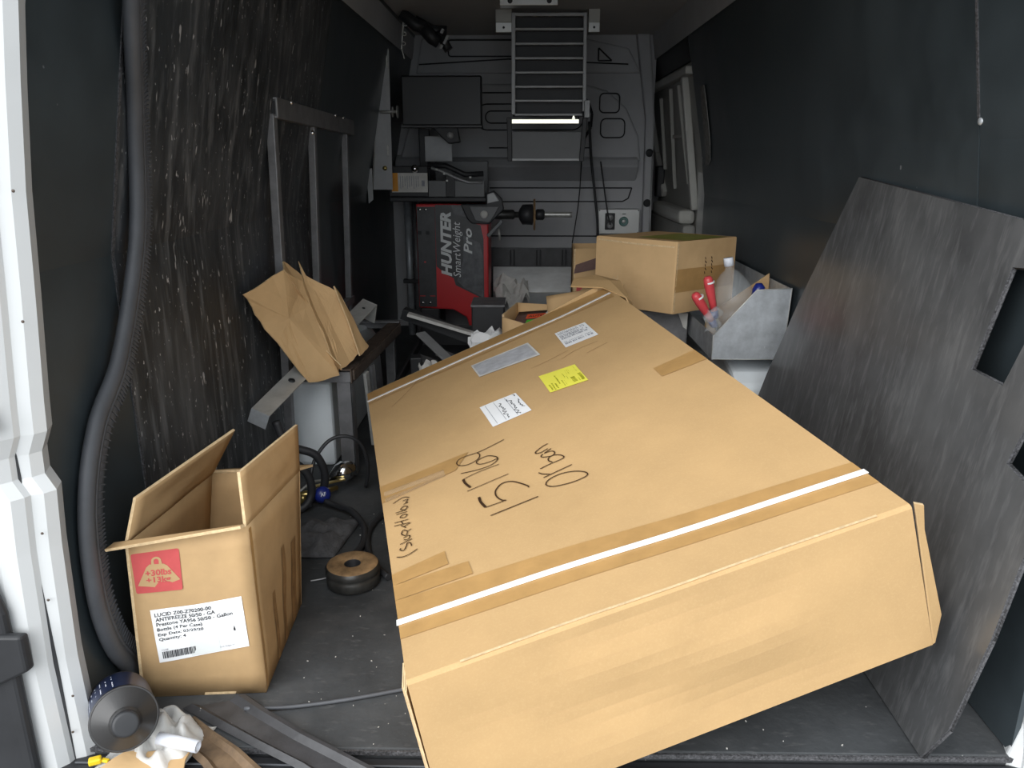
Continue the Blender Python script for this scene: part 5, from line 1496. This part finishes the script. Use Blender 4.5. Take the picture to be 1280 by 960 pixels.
for i in range(9):
    v = 0.14 + i * 0.075
    v0_ = v
    a = 0.15
    while a < 0.95:
        w_ = r4.uniform(0.04, 0.14)
        if r4.random() < 0.75:
            decal(mb, CY, 0.0006, 2, 1, 0, a, min(0.97, a + w_), v, v + 0.014)
        a += w_ + 0.03
obj('label_print', mb, 'white_print', bo, kind='stuff')

bag = MB()
def bagp(u, v):
    x = -0.785 + 0.155 * u + 0.03 * v
    y = 1.135 + 0.135 * v + 0.02 * math.sin(5 * u)
    h_ = 0.050 * math.sin(math.pi * min(1, max(0, u))) ** 0.6 * math.sin(math.pi * min(1, max(0, v))) ** 0.6
    if x < -0.715:
        h_ *= 0.35
    return V((x, y, 0.004 + h_ * (0.75 + 1.1 * noise.noise(V((u * 6, v * 6, 2.2))))))
bag.grid(bagp, 26, 20)
obj('plastic_bag', bag, 'bagfilm', label='crumpled milky plastic bag under the black bottle', cat='bag', solid=0.0008)
tb_ = empty('white_tube', (-0.63, 1.168, 0.03), 'short white plastic tube sticking out of the crumpled plastic bag', 'tube')
obj('tube', MB().lathe([(0.0085, 0.0), (0.0115, 0.0), (0.0115, 0.080), (0.0085, 0.080), (0.0085, 0.0)], V((-0.676, 1.174, 0.042)), V((0.98, -0.17, -0.08)), 20), 'tube_white', tb_)
yc = empty('yellow_clip', (-0.775, 1.147, 0.005), 'small yellow plastic clip beside the crumpled plastic bag', 'clip')
obj('clip_body', MB().box((-0.785, 1.147, 0.014), (0.022, 0.014, 0.012), Matrix.Rotation(0.4, 4, 'Z')), 'lemon', yc, bevel=0.003)
obj('clip_tail', MB().box((-0.768, 1.150, 0.012), (0.016, 0.008, 0.006), Matrix.Rotation(-0.2, 4, 'Z')), 'lemon', yc, bevel=0.002)
crumple('cardboard_scrap', [(-0.790, 1.105, 0.006), (-0.74, 1.165, 0.012), (-0.655, 1.178, 0.012), (-0.62, 1.176, 0.010), (-0.615, 1.09, 0.004), (-0.70, 1.05, 0.0)], parent=None, seed=17, amp=0.003)
tag(bpy.data.objects['cardboard_scrap'], 'flat scrap of brown cardboard at the rear left sill', 'cardboard')

# hanging door seal
sl = empty('door_seal', (-0.80, 1.35, 0), 'long grey-black ribbed rubber door seal hanging down the left wall', 'seal')
sp_pts = [(-0.650, 1.50, 1.55), (-0.705, 1.523, 1.362), (-0.772, 1.614, 1.150), (-0.797, 1.605, 0.912), (-0.806, 1.488, 0.687), (-0.812, 1.378, 0.576), (-0.814, 1.312, 0.442), (-0.814, 1.295, 0.285), (-0.815, 1.318, 0.165), (-0.815, 1.365, 0.080), (-0.815, 1.41, 0.022)]
ext = [V(sp_pts[0])] + [V(p) for p in sp_pts] + [V(sp_pts[-1])]
path = []
for i in range(1, len(ext) - 2):
    a, b, c, d = ext[i - 1:i + 3]
    for k in range(10):
        t = k / 10
        path.append(0.5 * ((2 * b) + (-a + c) * t + (2 * a - 5 * b + 4 * c - d) * t * t + (-a + 3 * b - 3 * c + d) * t ** 3))
path.append(V(sp_pts[-1]))
L1, L2, C1 = [], [], []
for i, p in enumerate(path):
    t = (path[min(i + 1, len(path) - 1)] - path[max(i - 1, 0)]).normalized()
    s = t.cross(V((-1, 0, 0)))
    s.normalize()
    C1.append(p + s * 0.017)
    L1.append(p + s * 0.014)
    L2.append(p - s * 0.018)
side_v = V((0, 1, 0))
if (L1[5] - L2[5]).y < 0:
    L1, L2 = L2, L1
obj('bulb', MB().tube(L2, 0.019, 12, flat=(0.75, 1.0), up=(1, 0, 0)), 'rubber', sl)
obj('carrier', MB().tube(L1, 0.019, 12, flat=(0.45, 1.0), up=(1, 0, 0)), 'rubber', sl)
obj('lip', MB().tube([(a + b) / 2 + V((0.006, 0, 0)) for a, b in zip(L1, L2)], 0.006, 8), 'rubber', sl)
mb = MB()
acc = 0
for i in range(len(L1) - 1):
    a, b = L1[i], L1[i + 1]
    n = max(1, int((b - a).length / 0.0075))
    for k in range(n):
        p = a + (b - a) * k / n
        t = (b - a).normalized()
        s = t.cross(V((-1, 0, 0))).normalized()
        mb.bar(p + V((0.0085, 0, 0)) - s * 0.013, p + V((0.0085, 0, 0)) + s * 0.013, 0.0028, 0.003, up=(1, 0, 0))
obj('ribs', mb, 'rubber', sl, kind='stuff')

# chips and crumbs scattered over the floor
mb = MB()
r5 = random.Random(99)
for i in range(190):
    x, y = r5.uniform(-0.80, 0.72), r5.uniform(1.205, 2.2)
    if -0.80 < x < -0.50 and y > 1.30 and y < 1.80:
        continue
    s = r5.choice((0.0009, 0.0011, 0.0014, 0.002))
    mb.box((x, y, s * 0.4), (s * r5.uniform(0.8, 2.2), s * r5.uniform(0.8, 1.6), s * 0.8), Matrix.Rotation(r5.uniform(0, 3), 4, 'Z'))
obj('floor_crumbs', mb, 'chips', label='small pale crumbs of dirt scattered over the black floor', cat='dirt', kind='stuff')
